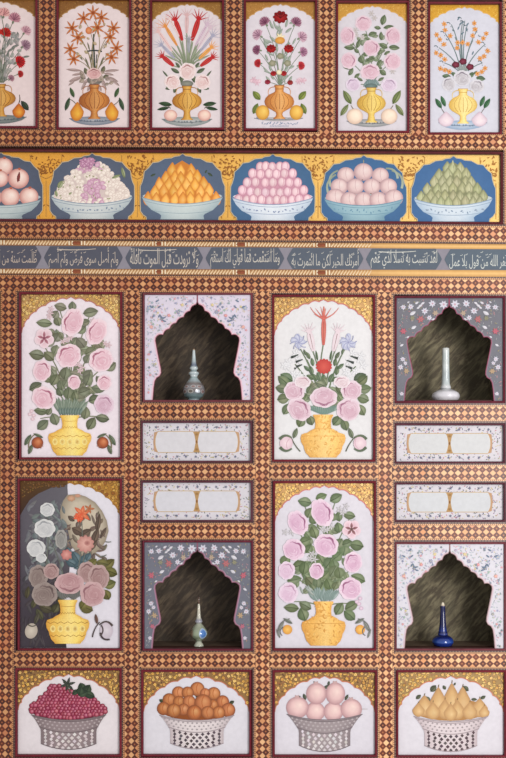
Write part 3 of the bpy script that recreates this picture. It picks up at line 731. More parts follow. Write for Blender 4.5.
for x, sx in ((170, -1), (357, 1)):
    fruit_part(P, 'painted_apple', lambda l: (l.leaf(x + sx * 42, 572, 66, 26, 90 - sx * 32, (40, 84, 54), (92, 134, 96)), l.leaf(x + sx * 16, 560, 66, 24, 90 - sx * -22 * -1, (44, 88, 56), (96, 138, 100)), l.curve((x, 640), (x + sx * 26, 600), 0, 4, 3, (110, 96, 90)), l.pear(x, 660, 88, 84, (240, 226, 228), (230, 212, 220), (206, 184, 196))))

# ---------- the long frieze of fruit bowls
fq = [(-52, tl(151.8, 154.6, -52)), (500.4, tl(151.8, 154.6, 500.4)), (500.4, tl(218.7, 222.0, 500.4)), (-52, tl(218.7, 222.0, -52))]
root = thing('fruit_frieze', 'long gold frieze board painted with a row of blue cartouches of heaped fruit bowls', 'frieze', (wx(224), 0, wz(224)))
P = Panel(root)
moulding(root, fq, 2.6, (84, 24, 34))
mb = MB(); 
n = 24
vs = []; cs = []
for i in range(n + 1):
    x = -52 + 552.4 * i / n
    for k in (0, 1):
        yy = tl(151.8, 154.6, x) if k == 0 else tl(218.7, 222.0, x)
        vs.append((wx(x), .0108, wz(yy))); t = max(0, min(1, (x - 60) / 400)); cs.append(mix((232, 166, 62), (244, 204, 120), t))
mb.add(vs, [[2 * i, 2 * i + 1, 2 * i + 3, 2 * i + 2] for i in range(n)], cs)
mb.build('board', ['gold'], root)
# dark leafy pierced scroll between the cartouches
P.view(0, 0, 1)
L = Coat(P)
JX = [-42.5, 45.6, 137.2, 227.8, 318.2, 409.2, 496.5]
for jx in JX:
    t0 = tl(151.8, 154.6, jx); dk = mix((134, 80, 36), (166, 114, 58), max(0, (jx - 100) / 400))
    for k in range(64):
        a = P.r.uniform(-1, 1); d = P.r.random() ** .7
        x = jx + a * (19 - d * 14); y = t0 + 1.5 + d * 20
        if x > 498: continue
        L.leaf(x, y, P.r.uniform(2.2, 4), P.r.uniform(.9, 1.5), P.r.uniform(0, 180), dk, mix(dk, (230, 170, 80), .25), False)
    for s_ in (-1, 1):
        if jx + s_ * 8 > 499: continue
        L.curve((jx, t0 + 26), (jx + s_ * 16, t0 + 2), .18 * s_, .7, .5, mix(dk, (240, 200, 110), .35))
        L.curve((jx + s_ * 1, t0 + 52), (jx + s_ * 6, t0 + 65), -.2 * s_, .8, .5, dk)
    L.stroke([(jx, t0 + 28), (jx + .3, t0 + 45), (jx, t0 + 64)], .7, .7, mix(dk, (240, 200, 110), .5))
L.build('scrollwork', ['paint'], root)['kind'] = 'stuff'
P.pend = []
def cartouche(cx, hw, top, bot, blue, label, fn):
    P.view(0, 0, 1)
    L = Coat(P); h = bot - top
    half = [(0, 0), (3.0, 2.2), (8.2, 2.9), (11, 4.4), (18, 5.0), (24, 8.4), (30, 9.2), (34, 14.2), (38.4, 18), (39.2, 24), (40.6, 29), (42.4, 33), (42.6, 47), (42.2, 58), (39.5, 62), (36.5, 64), (36, 67)]
    k = hw / 42.6; kv = h / 67
    pts = [(cx - x * k, top + y * kv) for x, y in half[::-1]] + [(cx + x * k, top + y * kv) for x, y in half[1:]]
    L.fan((cx, top + h * .5), pts, mix(blue, (160, 180, 200), .12), blue)
    L.stroke(pts, .8, .8, mix(blue, (236, 206, 150), .75))
    o = L.build('cartouche', ['paint'], root)
    if label: o['label'] = label
    fn(o)
    return o
def bowl(o, cx, yr, rx, yb, c0, c1, deco, motifs=True):
    """porcelain bowl: rim at yr (half width rx), foot at yb"""
    L = Coat(P); h = yb - yr
    prof = [(rx, yr), (rx * .97, yr + h * .1), (rx * .9, yr + h * .32), (rx * .76, yr + h * .58), (rx * .56, yr + h * .76), (rx * .52, yr + h * .84), (rx * .54, yb)]
    # the rim hangs as a flat curve
    y = P.coat(); vs = []; cc = []; fs = []; m = 12
    for w, yy in prof:
        for i in range(m + 1):
            t = -1 + 2 * i / m; sag = (1 - t * t) * h * .30 * max(0, (1 - (yy - yr) / h))
            vs.append((wx(cx + w * t), y, wz(yy + sag))); cc.append(mix(c0, c1, abs(t) ** 2 * .8 + .2 * ((yy - yr) / h)))
    for r in range(len(prof) - 1):
        for i in range(m): a = r * (m + 1) + i; fs.append([a, a + 1, a + m + 2, a + m + 1])
    L.add(vs, fs, cc)
    for f, w in ((.02, .8), (.17, .5), (.62, .5)):
        rr = rx * (1 - f * .35 if f < .5 else .72)
        L.stroke([(cx + rr * t, yr + h * f + (1 - t * t) * h * .3 * (1 - f)) for t in [-1 + 2 * i / 12 for i in range(13)]], w, w, mix(c1, deco, .5))
    if motifs:
        for i in range(9):
            t = -.8 + .2 * i; L.petal(cx + rx * t * .88, yr + h * .42 + (1 - t * t) * h * .17, 3.2, 1.6, P.r.uniform(0, 360), deco, mix(deco, c0, .5))
            L.disc(cx + rx * (t + .08) * .88, yr + h * .44 + (1 - t * t) * h * .17, .7, .7, mix(deco, c0, .2), mix(deco, c0, .5), n=8)
    return L.build('painted_bowl', ['paint'], o, origin=root['_o'])
def rim_back(L, cx, yr, rx, c):
    L.disc(cx, yr + .6, rx, 4.4, mix(c, (90, 100, 110), .3), c)
def heap(o, name, fn):
    L = Coat(P); fn(L); return L.build(name, ['paint'], o, origin=root['_o'])
def ty(a, x): return a + (x / 506.0) * 3.0            # the frieze climbs a little to the left

def c_pome(o):
    cx = 0.5; b = heap(o, 'painted_pomegranates', lambda L: (rim_back(L, cx, 196, 40, (170, 190, 196)),
        [L.fruit(x, y, r, r * .95, (252, 234, 222), (238, 200, 188), (196, 132, 124)) or [L.petal(x + 1, y - r * .8, 2.6, 1.5, a, (200, 110, 80), (170, 90, 70)) for a in (60, 90, 120)] for x, y, r in
         ((-16, 184, 9), (3, 166, 9.5), (-12, 170, 9), (-1, 178, 9), (18, 178, 10.6), (-26, 196, 9), (-8, 197, 9.5), (9.5, 196.5, 9.8), (28.5, 196, 9.6))],
        L.leaf(18.2, 176.5, 11, 3.2, 80, (120, 50, 50), (150, 80, 74), False), [L.disc(18 + .8 * cos(k), 172 + k * 1.3, .7, .7, (90, 40, 44), (120, 60, 60), n=6) for k in range(7)], L.stroke([(-2, 187), (-1, 195)], .6, .4, (180, 100, 96))))
    bowl(o, cx, 199, 40, 218.6, (196, 206, 204), (150, 164, 168), (120, 140, 150), False)
def c_grape(o):
    cx = 91.5
    def f(L):
        rim_back(L, cx, 195, 40.5, (200, 208, 206))
        L.poly([(57, 200), (60, 190), (72, 174), (90, 164), (110, 172), (122, 188), (126, 200), (110, 207), (72, 207)], (214, 196, 190))
        pts = []
        for i in range(340):
            t = P.r.uniform(-1, 1); top = 160.5 + 31 * abs(t) ** 1.8; y = P.r.uniform(top, 203 - 3 * t * t); pts.append((cx + t * 36, y))
        pts.sort(key=lambda p: p[1])
        for x, y in pts:
            pink = (abs(x - 88) < 13 and 157 < y < 171) or (abs(x - 93) < 11 and 179 < y < 202 and abs(x - 93) < (y - 170) * .9) 
            a, b = ((226, 192, 206), (190, 138, 166)) if pink and P.r.random() < .85 else ((250, 240, 228), (214, 196, 186))
            L.fruit(x, y, 2.6, 2.5, a, mix(a, b, .35), b, n=9)
        for i in range(26):
            x, y = P.r.choice(pts); L.petal(x, y, 2.4, 1.2, P.r.uniform(0, 360), (170, 176, 130), (140, 140, 100))
        for x, y, l, w, a in ((60, 184, 9, 5, 60), (56, 193, 7, 3, 100), (123, 172, 12, 3.4, 105), (116, 176, 10, 3, 20), (70, 193, 4, 2, 30)): L.leaf(x, y, l, w, a, (128, 138, 96), (180, 186, 150))
        L.disc(87, 161, 8, 4, (216, 176, 196), (186, 130, 160), bump=8, amp=.3, n=32)
        for i in range(24): L.fruit(87 + P.r.gauss(0, 4.2), 162 + P.r.gauss(0, 2.6), 1.9, 1.8, (226, 184, 206), (196, 146, 174), (160, 104, 138), n=8)
    heap(o, 'painted_grapes', f)
    bowl(o, cx, 196.5, 41, 218.5, (212, 216, 214), (170, 182, 186), (90, 110, 140))
def c_pear(o):
    cx = 182.2
    def f(L):
        rim_back(L, cx, 195, 40, (190, 200, 198))
        L.poly([(146, 201), (160, 180), (172, 166), (182, 160), (192, 166), (206, 182), (218, 201), (200, 207), (164, 207)], (206, 128, 54))
        for y, n, w in ((170, 3, 9), (177, 5, 15), (184, 6, 21), (191, 7, 28), (199, 9, 33.5)):
            for i in range(n):
                x = cx - .5 + (-w + 2 * w * i / (n - 1)) + P.r.uniform(-1.2, 1.2)
                c = jit((244, 176, 84), 13, P.r); L.pear(x, y - abs(x - cx) * .02 + P.r.uniform(-1, 1), 9.4, 14.5, mix(c, (255, 222, 150), .5), c, (206, 124, 52), P.r.uniform(-.4, .4))
        for x, y, l, w, a in ((153, 174.5, 6, 2.2, 25), (210, 174, 6.4, 2.6, -35), (206, 171, 4, 2, 60)): L.leaf(x, y, l, w, a, (56, 70, 56), (90, 104, 84))
    heap(o, 'painted_pears', f); bowl(o, cx, 196.5, 40.6, 218.8, (204, 214, 212), (158, 176, 182), (130, 150, 160), False)
def c_plum(o):
    cx = 272.8
    def f(L):
        rim_back(L, cx, 195.5, 40, (214, 208, 214))
        L.poly([(238, 201), (248, 180), (258, 166), (272, 163), (286, 166), (298, 180), (308, 201), (292, 206), (254, 206)], (206, 150, 168))
        for y, n, w in ((166.5, 5, 13), (173.5, 6, 20), (182, 7, 25), (190.5, 9, 30.5), (198.5, 10, 34)):
            for i in range(n):
                x = cx + (-w + 2 * w * i / (n - 1)) + P.r.uniform(-.7, .7); c = jit((234, 200, 206), 8, P.r)
                yy = y + P.r.uniform(-.6, .6) + (1.6 - 1.6 * ((x - cx) / w) ** 2 if y > 185 else 0)
                L.fruit(x, yy, 4.5, 5.4, mix(c, (252, 236, 236), .5), c, (190, 128, 150)); L.curve((x + 1, yy - 5), (x + .5, yy + 4), -.15, .5, .3, (206, 140, 160))
    heap(o, 'painted_plums', f); bowl(o, cx, 197, 40.8, 220, (226, 232, 238), (180, 196, 212), (96, 110, 150))
def c_peach(o):
    cx = 363.8
    def f(L):
        rim_back(L, cx, 197, 39, (170, 196, 198))
        for a, b, s_ in (((338, 170), (331, 186), 1), ((392, 170), (402, 188), -1), ((336, 174), (330, 196), 1), ((386, 168), (398, 178), -1)): L.curve(a, b, .25 * s_, 1.6, 2.4, (140, 150, 130), (170, 180, 160))
        for x, y, r in ((346, 174.5, 8.6), (363.5, 171.5, 9.6), (380.5, 175, 8.6), (339.5, 186, 8.8), (355.5, 186, 8.8), (372, 186, 8.8), (388.5, 186, 8.8), (335.5, 197, 9.6), (349.5, 199.5, 9), (363.5, 199.8, 9), (378.5, 199.5, 9), (394, 197.5, 9.4)):
            L.fruit(x, y, r, r * .92, (232, 214, 210), (222, 194, 192), (180, 146, 150)); L.curve((x + r * .1, y - r * .8), (x + r * .2, y + r * .6), .12, .5, .3, (198, 160, 164)); L.disc(x - r * .1, y + r * .82, .8, .6, (110, 90, 80), (140, 116, 100), n=8)
        L.petal(364, 163, 4, 1.2, 95, (150, 140, 120), (150, 150, 130))
    heap(o, 'painted_peaches', f); bowl(o, cx, 198.5, 39.5, 220, (160, 192, 200), (116, 152, 170), (90, 130, 156))
def c_fig(o):
    cx = 453.5
    def f(L):
        rim_back(L, cx, 197, 39, (190, 200, 200))
        L.poly([(420, 200), (434, 182), (446, 166), (453, 161), (461, 166), (474, 184), (487, 200), (472, 207), (436, 207)], (132, 134, 100))
        for y, n, w in ((168, 3, 7), (174, 4, 14), (181, 6, 19), (188, 7, 25), (196, 9, 31), (201, 8, 27)):
            for i in range(n):
                x = cx + (-w + 2 * w * i / (n - 1)) + P.r.uniform(-1.2, 1.2); c = jit((176, 176, 136), 9, P.r)
                L.pear(x, y + P.r.uniform(-1, 1), 9.6, 13, mix(c, (206, 204, 168), .6), c, (128, 130, 98)); L.stroke([(x + 1, y - 3), (x + 2, y + 4)], .5, .3, (140, 142, 108))
        L.stroke([(453, 160), (453.5, 165)], 1, 1.8, (190, 190, 150))
    heap(o, 'painted_figs', f); bowl(o, cx, 198, 39.6, 221, (212, 222, 230), (164, 186, 206), (104, 124, 150))
B1 = (82, 98, 126)
cartouche(0.5, 42, 151.9, 218.6, (84, 91, 108), 'cartouche with split red pomegranates', c_pome)
cartouche(91.8, 42.6, 152.4, 219, (88, 96, 114), 'cartouche with white and pink grapes', c_grape)
cartouche(182.5, 42.6, 153, 219.5, (88, 102, 124), 'cartouche with yellow pears', c_pear)
cartouche(272.8, 42.4, 153.4, 220, (70, 104, 140), 'cartouche with pink plums', c_plum)
cartouche(364, 43, 154.6, 220.8, (66, 104, 146), 'cartouche with pale peaches', c_peach)
cartouche(453.8, 42.4, 155.4, 221.4, (68, 106, 152), 'cartouche with green figs', c_fig)

# ---------- the inscription board
ISO = {'ا': 0xFE8D, 'أ': 0xFE83, 'إ': 0xFE87, 'ئ': 0xFE89, 'ب': 0xFE8F, 'ة': 0xFE93, 'ت': 0xFE95, 'خ': 0xFEA5, 'ح': 0xFEA1, 'د': 0xFEA9, 'ذ': 0xFEAB, 'ر': 0xFEAD, 'ز': 0xFEAF, 'س': 0xFEB1, 'ص': 0xFEB9, 'ض': 0xFEBD, 'ظ': 0xFEC5, 'ع': 0xFEC9, 'غ': 0xFECD, 'ف': 0xFED1, 'ق': 0xFED5, 'ك': 0xFED9, 'ل': 0xFEDD, 'م': 0xFEE1, 'ن': 0xFEE5, 'ه': 0xFEE9, 'و': 0xFEED, 'ى': 0xFEEF, 'ي': 0xFEF1}
TWO = set('اأإةدذروزى')
def shape_arabic(t):
    t = t.replace('لا', '\u0001'); out = []
    for w in t.split(' '):
        g = ''
        for i, ch in enumerate(w):
            prev = i > 0 and w[i - 1] not in TWO and w[i - 1] != '\u0001'
            nxt = i < len(w) - 1 and ch not in TWO and ch != '\u0001'
            if ch == '\u0001': g += chr(0xFEFC if prev else 0xFEFB); continue
            b = ISO[ch]
            g += chr(b + (3 if prev and nxt else 2 if nxt else 1 if prev else 0))
        out.append(g)
    return ' '.join(out)[::-1]
iq = [(-62, tl(239.3, 243.9, -62)), (566, tl(239.3, 243.9, 566)), (566, tl(273.8, 276.9, 566)), (-62, tl(273.8, 276.9, -62))]
root = thing('inscription_board', 'narrow slate blue board lettered in pale Arabic script between gold strips', 'inscription board', (wx(252), 0, wz(276)))
P = Panel(root, .004)
mb = MB(); quad_box(mb, iq, .0045, .0165, (140, 136, 146)); mb.build('board', ['paint'], root)
P.view(0, 0, 1)
for nm, (a0, a1), (b0, b1) in (('upper', (239.4, 244.0), (245.2, 249.0)), ('lower', (268.4, 270.0), (273.7, 276.7))):
    L = Coat(P)
    n = 24; y = P.coat(); vs, cs = [], []
    for i in range(n + 1):
        x = -60 + 624 * i / n; t = max(0, min(1, (x - 330) / 60))
        for k, (u0, u1) in ((0, (a0, a1)), (.5, ((a0 + b0) / 2, (a1 + b1) / 2)), (1, (b0, b1))):
            base = mix((156, 108, 70), (226, 176, 106), t); vs.append((wx(x), y - (.002 if k == .5 else 0), wz(tl(u0, u1, x)))); cs.append(mix(base, (246, 214, 160), .35) if k == .5 else mix(base, (100, 60, 30), .2))
    L.add(vs, [[3 * i + k, 3 * i + 1 + k, 3 * i + 4 + k, 3 * i + 3 + k] for i in range(n) for k in (0, 1)], cs)
    P.y -= .0022
    x = -58
    while x < 500:
        t0, t1 = tl(a0, a1, x), tl(b0, b1, x); m = (x + 40) % 81
        if x > 372: break
        if 34 < m < 40: L.leaf(x, (t0 + t1) / 2, 7, 3.6, 0, (120, 66, 44), (160, 90, 60), False)
        elif 28 < m <= 34 or 40 <= m < 46: L.stroke([(x, t0 + .8), (x, t1 - .8)], 1.3, 1.3, (240, 222, 190))
        else: L.stroke([(x - 1.4, t1 - .8), (x + 1.6, t0 + .8)], 1.25, 1.25, (236, 212, 176), (220, 186, 140))
        x += 3.1
    L.build('gilded_strip', ['paint'], root)
    P.y += .0022
SEP = [-38, 42.6, 124.0, 204.3, 285.6, 364.8, 443.3, 523]
TXT = ['ظلمت سنة من أحيا الظلام إلى', 'ولم أصل سوى فرض ولم أصم', 'ولا تزودت قبل الموت نافلة', 'وما استقمت فما قولي لك استقم', 'أمرتك الخير لكن ما ائتمرت به', 'لقد نسبت به نسلا لذي عقم', 'أستغفر الله من قول بلا عمل']
for i in range(7):
    xa, xb = SEP[i], SEP[i + 1]; cx = (xa + xb) / 2
    t, b = tl(245.4, 249.2, cx), tl(268.2, 269.8, cx); mid = (t + b) / 2; h = (b - t) / 2
    L = Coat(P); pts = []
    for k in range(13):
        v = -1 + 2 * k / 12; pts.append((xb - 1.4 - 6.0 * abs(v) ** 1.2, mid + v * h))
    for k in range(13):
        v = 1 - 2 * k / 12; pts.append((xa + 1.4 + 6.0 * abs(v) ** 1.2, mid + v * h))
    tc = mix((84, 84, 96), (92, 104, 116), i / 6)
    L.poly(pts, tc)
    o = L.build('cartouche', ['paint'], root)
    cu = bpy.data.curves.new('lettering', 'FONT'); cu.body = shape_arabic(TXT[i]); cu.offset = .001
    tmp = bpy.data.objects.new('lettering', cu); C.objects.link(tmp)
    bpy.context.view_layer.update()
    me = bpy.data.meshes.new_from_object(tmp.evaluated_get(bpy.context.evaluated_depsgraph_get()))
    bpy.data.objects.remove(tmp)
    for v in me.vertices:
        if v.co.y > .36: v.co.y = .36 + (v.co.y - .36) * 1.7
    X = [v.co.x for v in me.vertices]; Y = [v.co.y for v in me.vertices]
    x0, x1, y0, y1 = min(X), max(X), min(Y), max(Y)
    w = (xb - xa) - 12; hh = h * 2 - 2.2
    L = Coat(P); P.y -= .0004; y = P.coat()
    cc = mix((194, 178, 164), (204, 208, 202), i / 6)
    L.add([(wx(cx - w / 2 + (v.co.x - x0) / (x1 - x0) * w), y, wz(mid + hh / 2 - (v.co.y - y0) / (y1 - y0) * hh)) for v in me.vertices],
          [list(p.vertices) for p in me.polygons], [cc] * len(me.vertices))
    bpy.data.meshes.remove(me)
    # vowel marks and the long overline of the script
    for k in range(11):
        x = cx + P.r.uniform(-w / 2, w / 2); yy = mid + P.r.uniform(-h * .75, -h * .2)
        L.curve((x - 1.2, yy + .6), (x + 1.2, yy - .6), .2, .5, .4, cc)
    if i in (1, 2, 5): L.curve((cx - w * .38, t + 3.2), (cx + w * .18, t + 2.6), .02, .9, .6, cc)
    L.build('lettering', ['paint'], o, origin=root['_o'])
    P.y += .0004

# ---------- tall flower panels of the lower wall
FLG = 'tall flower vase panels of the lower wall'
def flower_panel(label, rect, white, gold, edge=(196, 120, 110)):
    P = panel('flower_panel', label, 'painted panel', FLG, rect, 2.3, white)
    l, t, r, b = rect
    a = arch_pts(l, r, t + 2.4, t + 38, 13, .05, 1.13)
    base, sp = gold
    spandrels(P, rect, a, base, sp, edge, 90, 'flower', 3.1)
    P.pend = []; P.half = None
    return P
def squat(P, cx, deco, gold, yl=200, yb=300, yf=385, w=100, style=0):
    k = w / 100; h = yf - yl
    ys_ = lambda f: yl + h * f
    prof = [(43 * k, ys_(0)), (45 * k, ys_(.02)), (37 * k, ys_(.1)), (34 * k, ys_(.22)), (36 * k, ys_(.32)), (56 * k, ys_(.37)), (70 * k, ys_(.42)), (95 * k, ys_(.46)), (100 * k, ys_(.54)), (97 * k, ys_(.64)), (86 * k, ys_(.74)), (84 * k, ys_(.80)), (76 * k, ys_(.90)), (64 * k, ys_(.96)), (58 * k, ys_(1))]
    return vase(P, cx, prof, gold, deco, style)
def leaves(L, lst, dark, light, jitter=10):
    for q in lst:
        x, y, l, w, a = q; L.leaf(x, y, l, w, a, jit(dark, jitter, L.P.r), jit(light, jitter, L.P.r))
GS = ((196, 152, 94), [(250, 212, 122), (253, 222, 146), (242, 196, 106), (132, 88, 52), (216, 166, 100)])

# --- upper left: pink roses, yellow vase
P = flower_panel('tall panel of pink roses in a pale yellow vase with two brown pomegranates', (21.3, 294.3, 119.9, 457.2), (235, 224, 230), GS)
RP = ((240, 218, 224), (228, 190, 200), (208, 152, 168), (160, 96, 116))
U, LO = (16, 288, 4.6), (16, 372, 4.6)
L = bouquet(P); P.view(*U)
ST = [((250, 560), (258, 200)), ((252, 560), (240, 350)), ((255, 560), (370, 240)), ((256, 560), (390, 370)), ((245, 560), (130, 270)), ((240, 560), (118, 400)), ((246, 560), (200, 100)), ((254, 560), (340, 120)), ((258, 560), (405, 450)), ((240, 560), (128, 500)), ((240, 600), (110, 600)), ((262, 600), (400, 595))]
for a, b in ST: L.curve(a, b, .06 if b[0] < 250 else -.06, 6, 4, (122, 128, 100))
UL_ = [(203, 85, 60, 40, 165), (258, 82, 46, 38, 90), (342, 110, 72, 46, 10), (128, 160, 76, 40, 175), (190, 150, 50, 40, 110), (185, 225, 46, 48, 60), (302, 190, 50, 40, 40), (94, 306, 74, 50, 170), (150, 312, 60, 44, 140), (296, 250, 60, 48, 130), (342, 290, 60, 44, 30), (326, 325, 44, 40, 70), (225, 390, 62, 52, 80), (436, 360, 58, 44, 40), (180, 282, 46, 44, 70), (320, 156, 40, 34, 20), (180, 120, 40, 40, 60), (170, 395, 50, 40, 120), (292, 300, 40, 30, 60), (205, 215, 34, 26, 120), (330, 400, 60, 50, 60), (160, 200, 40, 30, 150)]
fill_leaves(L, 262, 290, 150, 150, 34, (112, 114, 92), (164, 166, 144), 50); fill_leaves(L, 255, 440, 130, 70, 26, (108, 110, 88), (158, 160, 138), 50)
leaves(L, UL_, (102, 104, 82), (154, 156, 134))
P.view(*LO)
leaves(L, [(88, 66, 66, 44, 30), (175, 34, 60, 44, 60), (238, 96, 60, 46, 80), (312, 88, 60, 46, 20), (330, 34, 60, 48, 70), (376, 76, 66, 40, 170), (360, 124, 60, 44, 20), (112, 180, 66, 36, 170), (122, 242, 66, 46, 40), (176, 216, 60, 46, 110), (396, 212, 66, 40, 170), (345, 236, 66, 46, 60), (318, 188, 60, 46, 80), (200, 90, 46, 36, 120), (285, 50, 40, 30, 60), (150, 180, 40, 30, 60), (205, 60, 50, 40, 100), (270, 110, 46, 36, 100), (225, 50, 40, 36, 60)], (92, 98, 76), (142, 148, 122))
for i in range(16):
    x = 185 + i * 8.5; L.leaf(x + P.r.uniform(-4, 4), 158 + P.r.uniform(-12, 10), 74, 18, 118 - i * 4.2, (110, 124, 108), (170, 180, 164), False)
for i in range(9): L.leaf(200 + i * 12, 180, 40, 14, 100 - i * 4, (86, 104, 96), (140, 156, 146), False)
P.view(*U)
for x, y in ((155, 115), (160, 95), (410, 255), (425, 262), (235, 235), (215, 245), (250, 225), (285, 350), (292, 380), (300, 365), (152, 130), (352, 150)): L.star(x, y, 18, 5, (240, 218, 222), (196, 166, 170), .36)
for x, y in ((70, 565), (80, 585), (62, 580), (75, 602)): L.disc(x, y, 9, 8, (242, 224, 226), (214, 180, 190), n=8)
for (x, y, rx, ry, rot, c) in ((258, 156, 46, 62, 20, 165), (370, 200, 42, 60, 25, 160), (240, 310, 56, 50, -20, 130), (390, 330, 54, 50, -30, 140), (118, 380, 40, 46, 10, 60)):
    flower(P, 'painted_rose', lambda l: l.rose(x, y, rx, ry, rot, RP, c))
flower(P, 'painted_rose', lambda l: l.open_rose(128, 230, 46, ((238, 216, 222), (226, 190, 198), (196, 140, 150), (140, 80, 96))))
P.view(*LO)
for (x, y, rx, ry, rot, c) in ((266, 46, 28, 32, 0, 120), (405, 48, 32, 34, 0, 90), (126, 118, 54, 48, 30, 40)):
    flower(P, 'painted_rose', lambda l: l.rose(x, y, rx, ry, rot, RP, c))
flower(P, 'painted_rose', lambda l: l.rose(404, 148, 44, 42, 40, ((228, 206, 218), (214, 180, 196), (190, 150, 168), (170, 126, 148)), 60))
finish(P, L)
P.view(*LO)
squat(P, 246, (196, 136, 50), ((255, 226, 118), (226, 168, 66)), 198, 300, 384, 100)
for x, sg in ((97, -1), (398, 1)):
    fruit_part(P, 'painted_pomegranate', lambda l: (l.leaf(x + 44 * sg, 312, 60, 22, 90 - sg * 30 * -1, (84, 96, 76), (130, 140, 116)), l.leaf(x + 32 * sg, 355, 50, 20, 90 + sg * 20, (84, 94, 74), (128, 136, 112)), l.curve((x + sg * 40, 350), (x + sg * 10, 285), .15 * sg, 5, 4, (120, 110, 80)), l.leaf(x - sg * 4, 292, 50, 14, 90 - sg * 66, (84, 92, 74), (130, 138, 112)), l.fruit(x, 325, 27, 27, (216, 140, 96), (176, 96, 60), (124, 64, 48)), l.star(x - 16 * sg, 340, 12, 4, (190, 120, 80), (130, 70, 50), .5)))

# --- upper middle: mixed bouquet
P = flower_panel('tall panel with a single red tulip rising over pale mauve roses', (274.4, 297.0, 372.9, 459.4), (224, 223, 224), GS, (200, 110, 110))
U, LO = (268, 290, 4.6), (268, 374, 4.6)
L = bouquet(P); P.view(*U)
for a, b in (((255, 540), (255, 250)), ((250, 540), (200, 260)), ((260, 540), (320, 250)), ((245, 540), (150, 270)), ((265, 540), (355, 270)), ((240, 540), (125, 340)), ((268, 540), (405, 350)), ((255, 540), (258, 350)), ((240, 540), (180, 320)), ((270, 540), (330, 320))):
    L.curve(a, b, .05 if b[0] < 255 else -.05, 6, 5, (108, 124, 96))
for x, y in ((95, 330), (90, 350), (120, 385), (75, 345), (100, 400), (425, 320), (440, 345), (430, 300), (405, 375), (145, 390), (370, 395), (140, 320), (375, 330), (360, 375), (128, 290), (392, 290)): L.star(x, y, 24, 5, (236, 236, 236), (206, 206, 210), .42)
for a, b in (((110, 308), (140, 296)), ((112, 306), (106, 312)), ((128, 330), (160, 318)), ((130, 352), (158, 342)), ((415, 314), (380, 302)), ((396, 334), (362, 322)), ((388, 360), (358, 348)), ((128, 362), (122, 356))):
    L.stroke([b, ((a[0] + b[0]) / 2, (a[1] + b[1]) / 2), a], 5, 12, (84, 92, 84), (54, 60, 58))
leaves(L, [(86, 402, 66, 46, 150), (424, 402, 66, 46, 30), (185, 300, 40, 18, 120), (205, 330, 40, 18, 100), (200, 370, 44, 22, 100), (180, 360, 40, 18, 140), (320, 300, 40, 18, 60), (310, 330, 40, 18, 80), (318, 370, 44, 22, 80), (335, 350, 40, 18, 40), (235, 400, 50, 24, 110), (292, 402, 50, 24, 60), (258, 410, 50, 26, 90), (215, 400, 40, 20, 120), (170, 285, 30, 12, 110), (345, 280, 30, 12, 70), (195, 400, 40, 24, 150), (310, 410, 40, 24, 30), (225, 300, 50, 10, 100), (290, 300, 50, 10, 80)], (80, 100, 74), (134, 148, 120))
P.view(*LO)
fill_leaves(L, 255, 90, 140, 60, 26, (104, 112, 88), (160, 164, 140), 46)
leaves(L, [(72, 30, 66, 44, 140), (64, 66, 60, 44, 170), (72, 112, 60, 48, 10), (86, 160, 60, 40, 60), (152, 218, 56, 44, 70), (196, 212, 50, 40, 110), (436, 26, 60, 44, 40), (448, 68, 60, 44, 10), (438, 112, 60, 46, 160), (430, 164, 60, 42, 120), (318, 214, 56, 44, 50), (354, 232, 60, 40, 110), (150, 96, 50, 28, 20), (170, 110, 44, 26, 60), (345, 96, 50, 28, 160), (330, 110, 44, 26, 120), (190, 70, 44, 24, 60), (325, 70, 44, 24, 120), (118, 150, 40, 30, 60)], (88, 100, 72), (140, 148, 118))
for i in range(14): L.leaf(200 + i * 8.6, 156 + 12 * sin(pi * i / 13), 40, 17, 140 - i * 7, (104, 130, 120), (158, 174, 164), False)
P.view(*U)
flower(P, 'painted_tulip', lambda l: (l.tulip((256, 252), (258, 116), 20, (202, 100, 90), (218, 136, 122)), l.curve((258, 130), (196, 78), -.1, 7, 2, (206, 112, 100)), l.curve((258, 130), (326, 80), .1, 7, 2, (206, 112, 100)), l.leaf(258, 96, 50, 10, 90, (204, 110, 96), (220, 150, 136), False)))
for sg in (-1, 1):
    flower(P, 'painted_tulip', lambda l: l.tulip((256 + sg * 46, 280), (256 + sg * 68, 180), 26, (224, 206, 212), (228, 218, 222)))
    flower(P, 'painted_hyacinth', lambda l: l.iris(256 + sg * 114, 240, 42, (210, 212, 226), (178, 182, 206)))
flower(P, 'painted_chrysanthemum', lambda l: l.disc(258, 350, 36, 34, (214, 96, 84), (186, 66, 62), bump=14, amp=.16, n=56))
RM = ((228, 210, 218), (212, 180, 192), (190, 146, 164), (154, 106, 128))
P.view(*LO)
for x, y, rx, ry, rot, c in ((122, 78, 46, 42, 20, 30), (384, 74, 46, 42, -20, 150), (160, 36, 36, 26, 0, 60), (340, 36, 36, 26, 0, 120), (144, 162, 56, 46, 40, 45), (370, 162, 52, 50, -30, 150), (257, 108, 60, 44, 0, 270)):
    flower(P, 'painted_rose', lambda l: l.rose(x, y, rx, ry, rot, RM if y > 50 else ((232, 222, 226), (222, 204, 208), (200, 170, 178), (176, 140, 150)), c))
finish(P, L)
squat(P, 254, (206, 146, 60), ((232, 184, 96), (206, 150, 70)), 186, 300, 384, 104, 2)
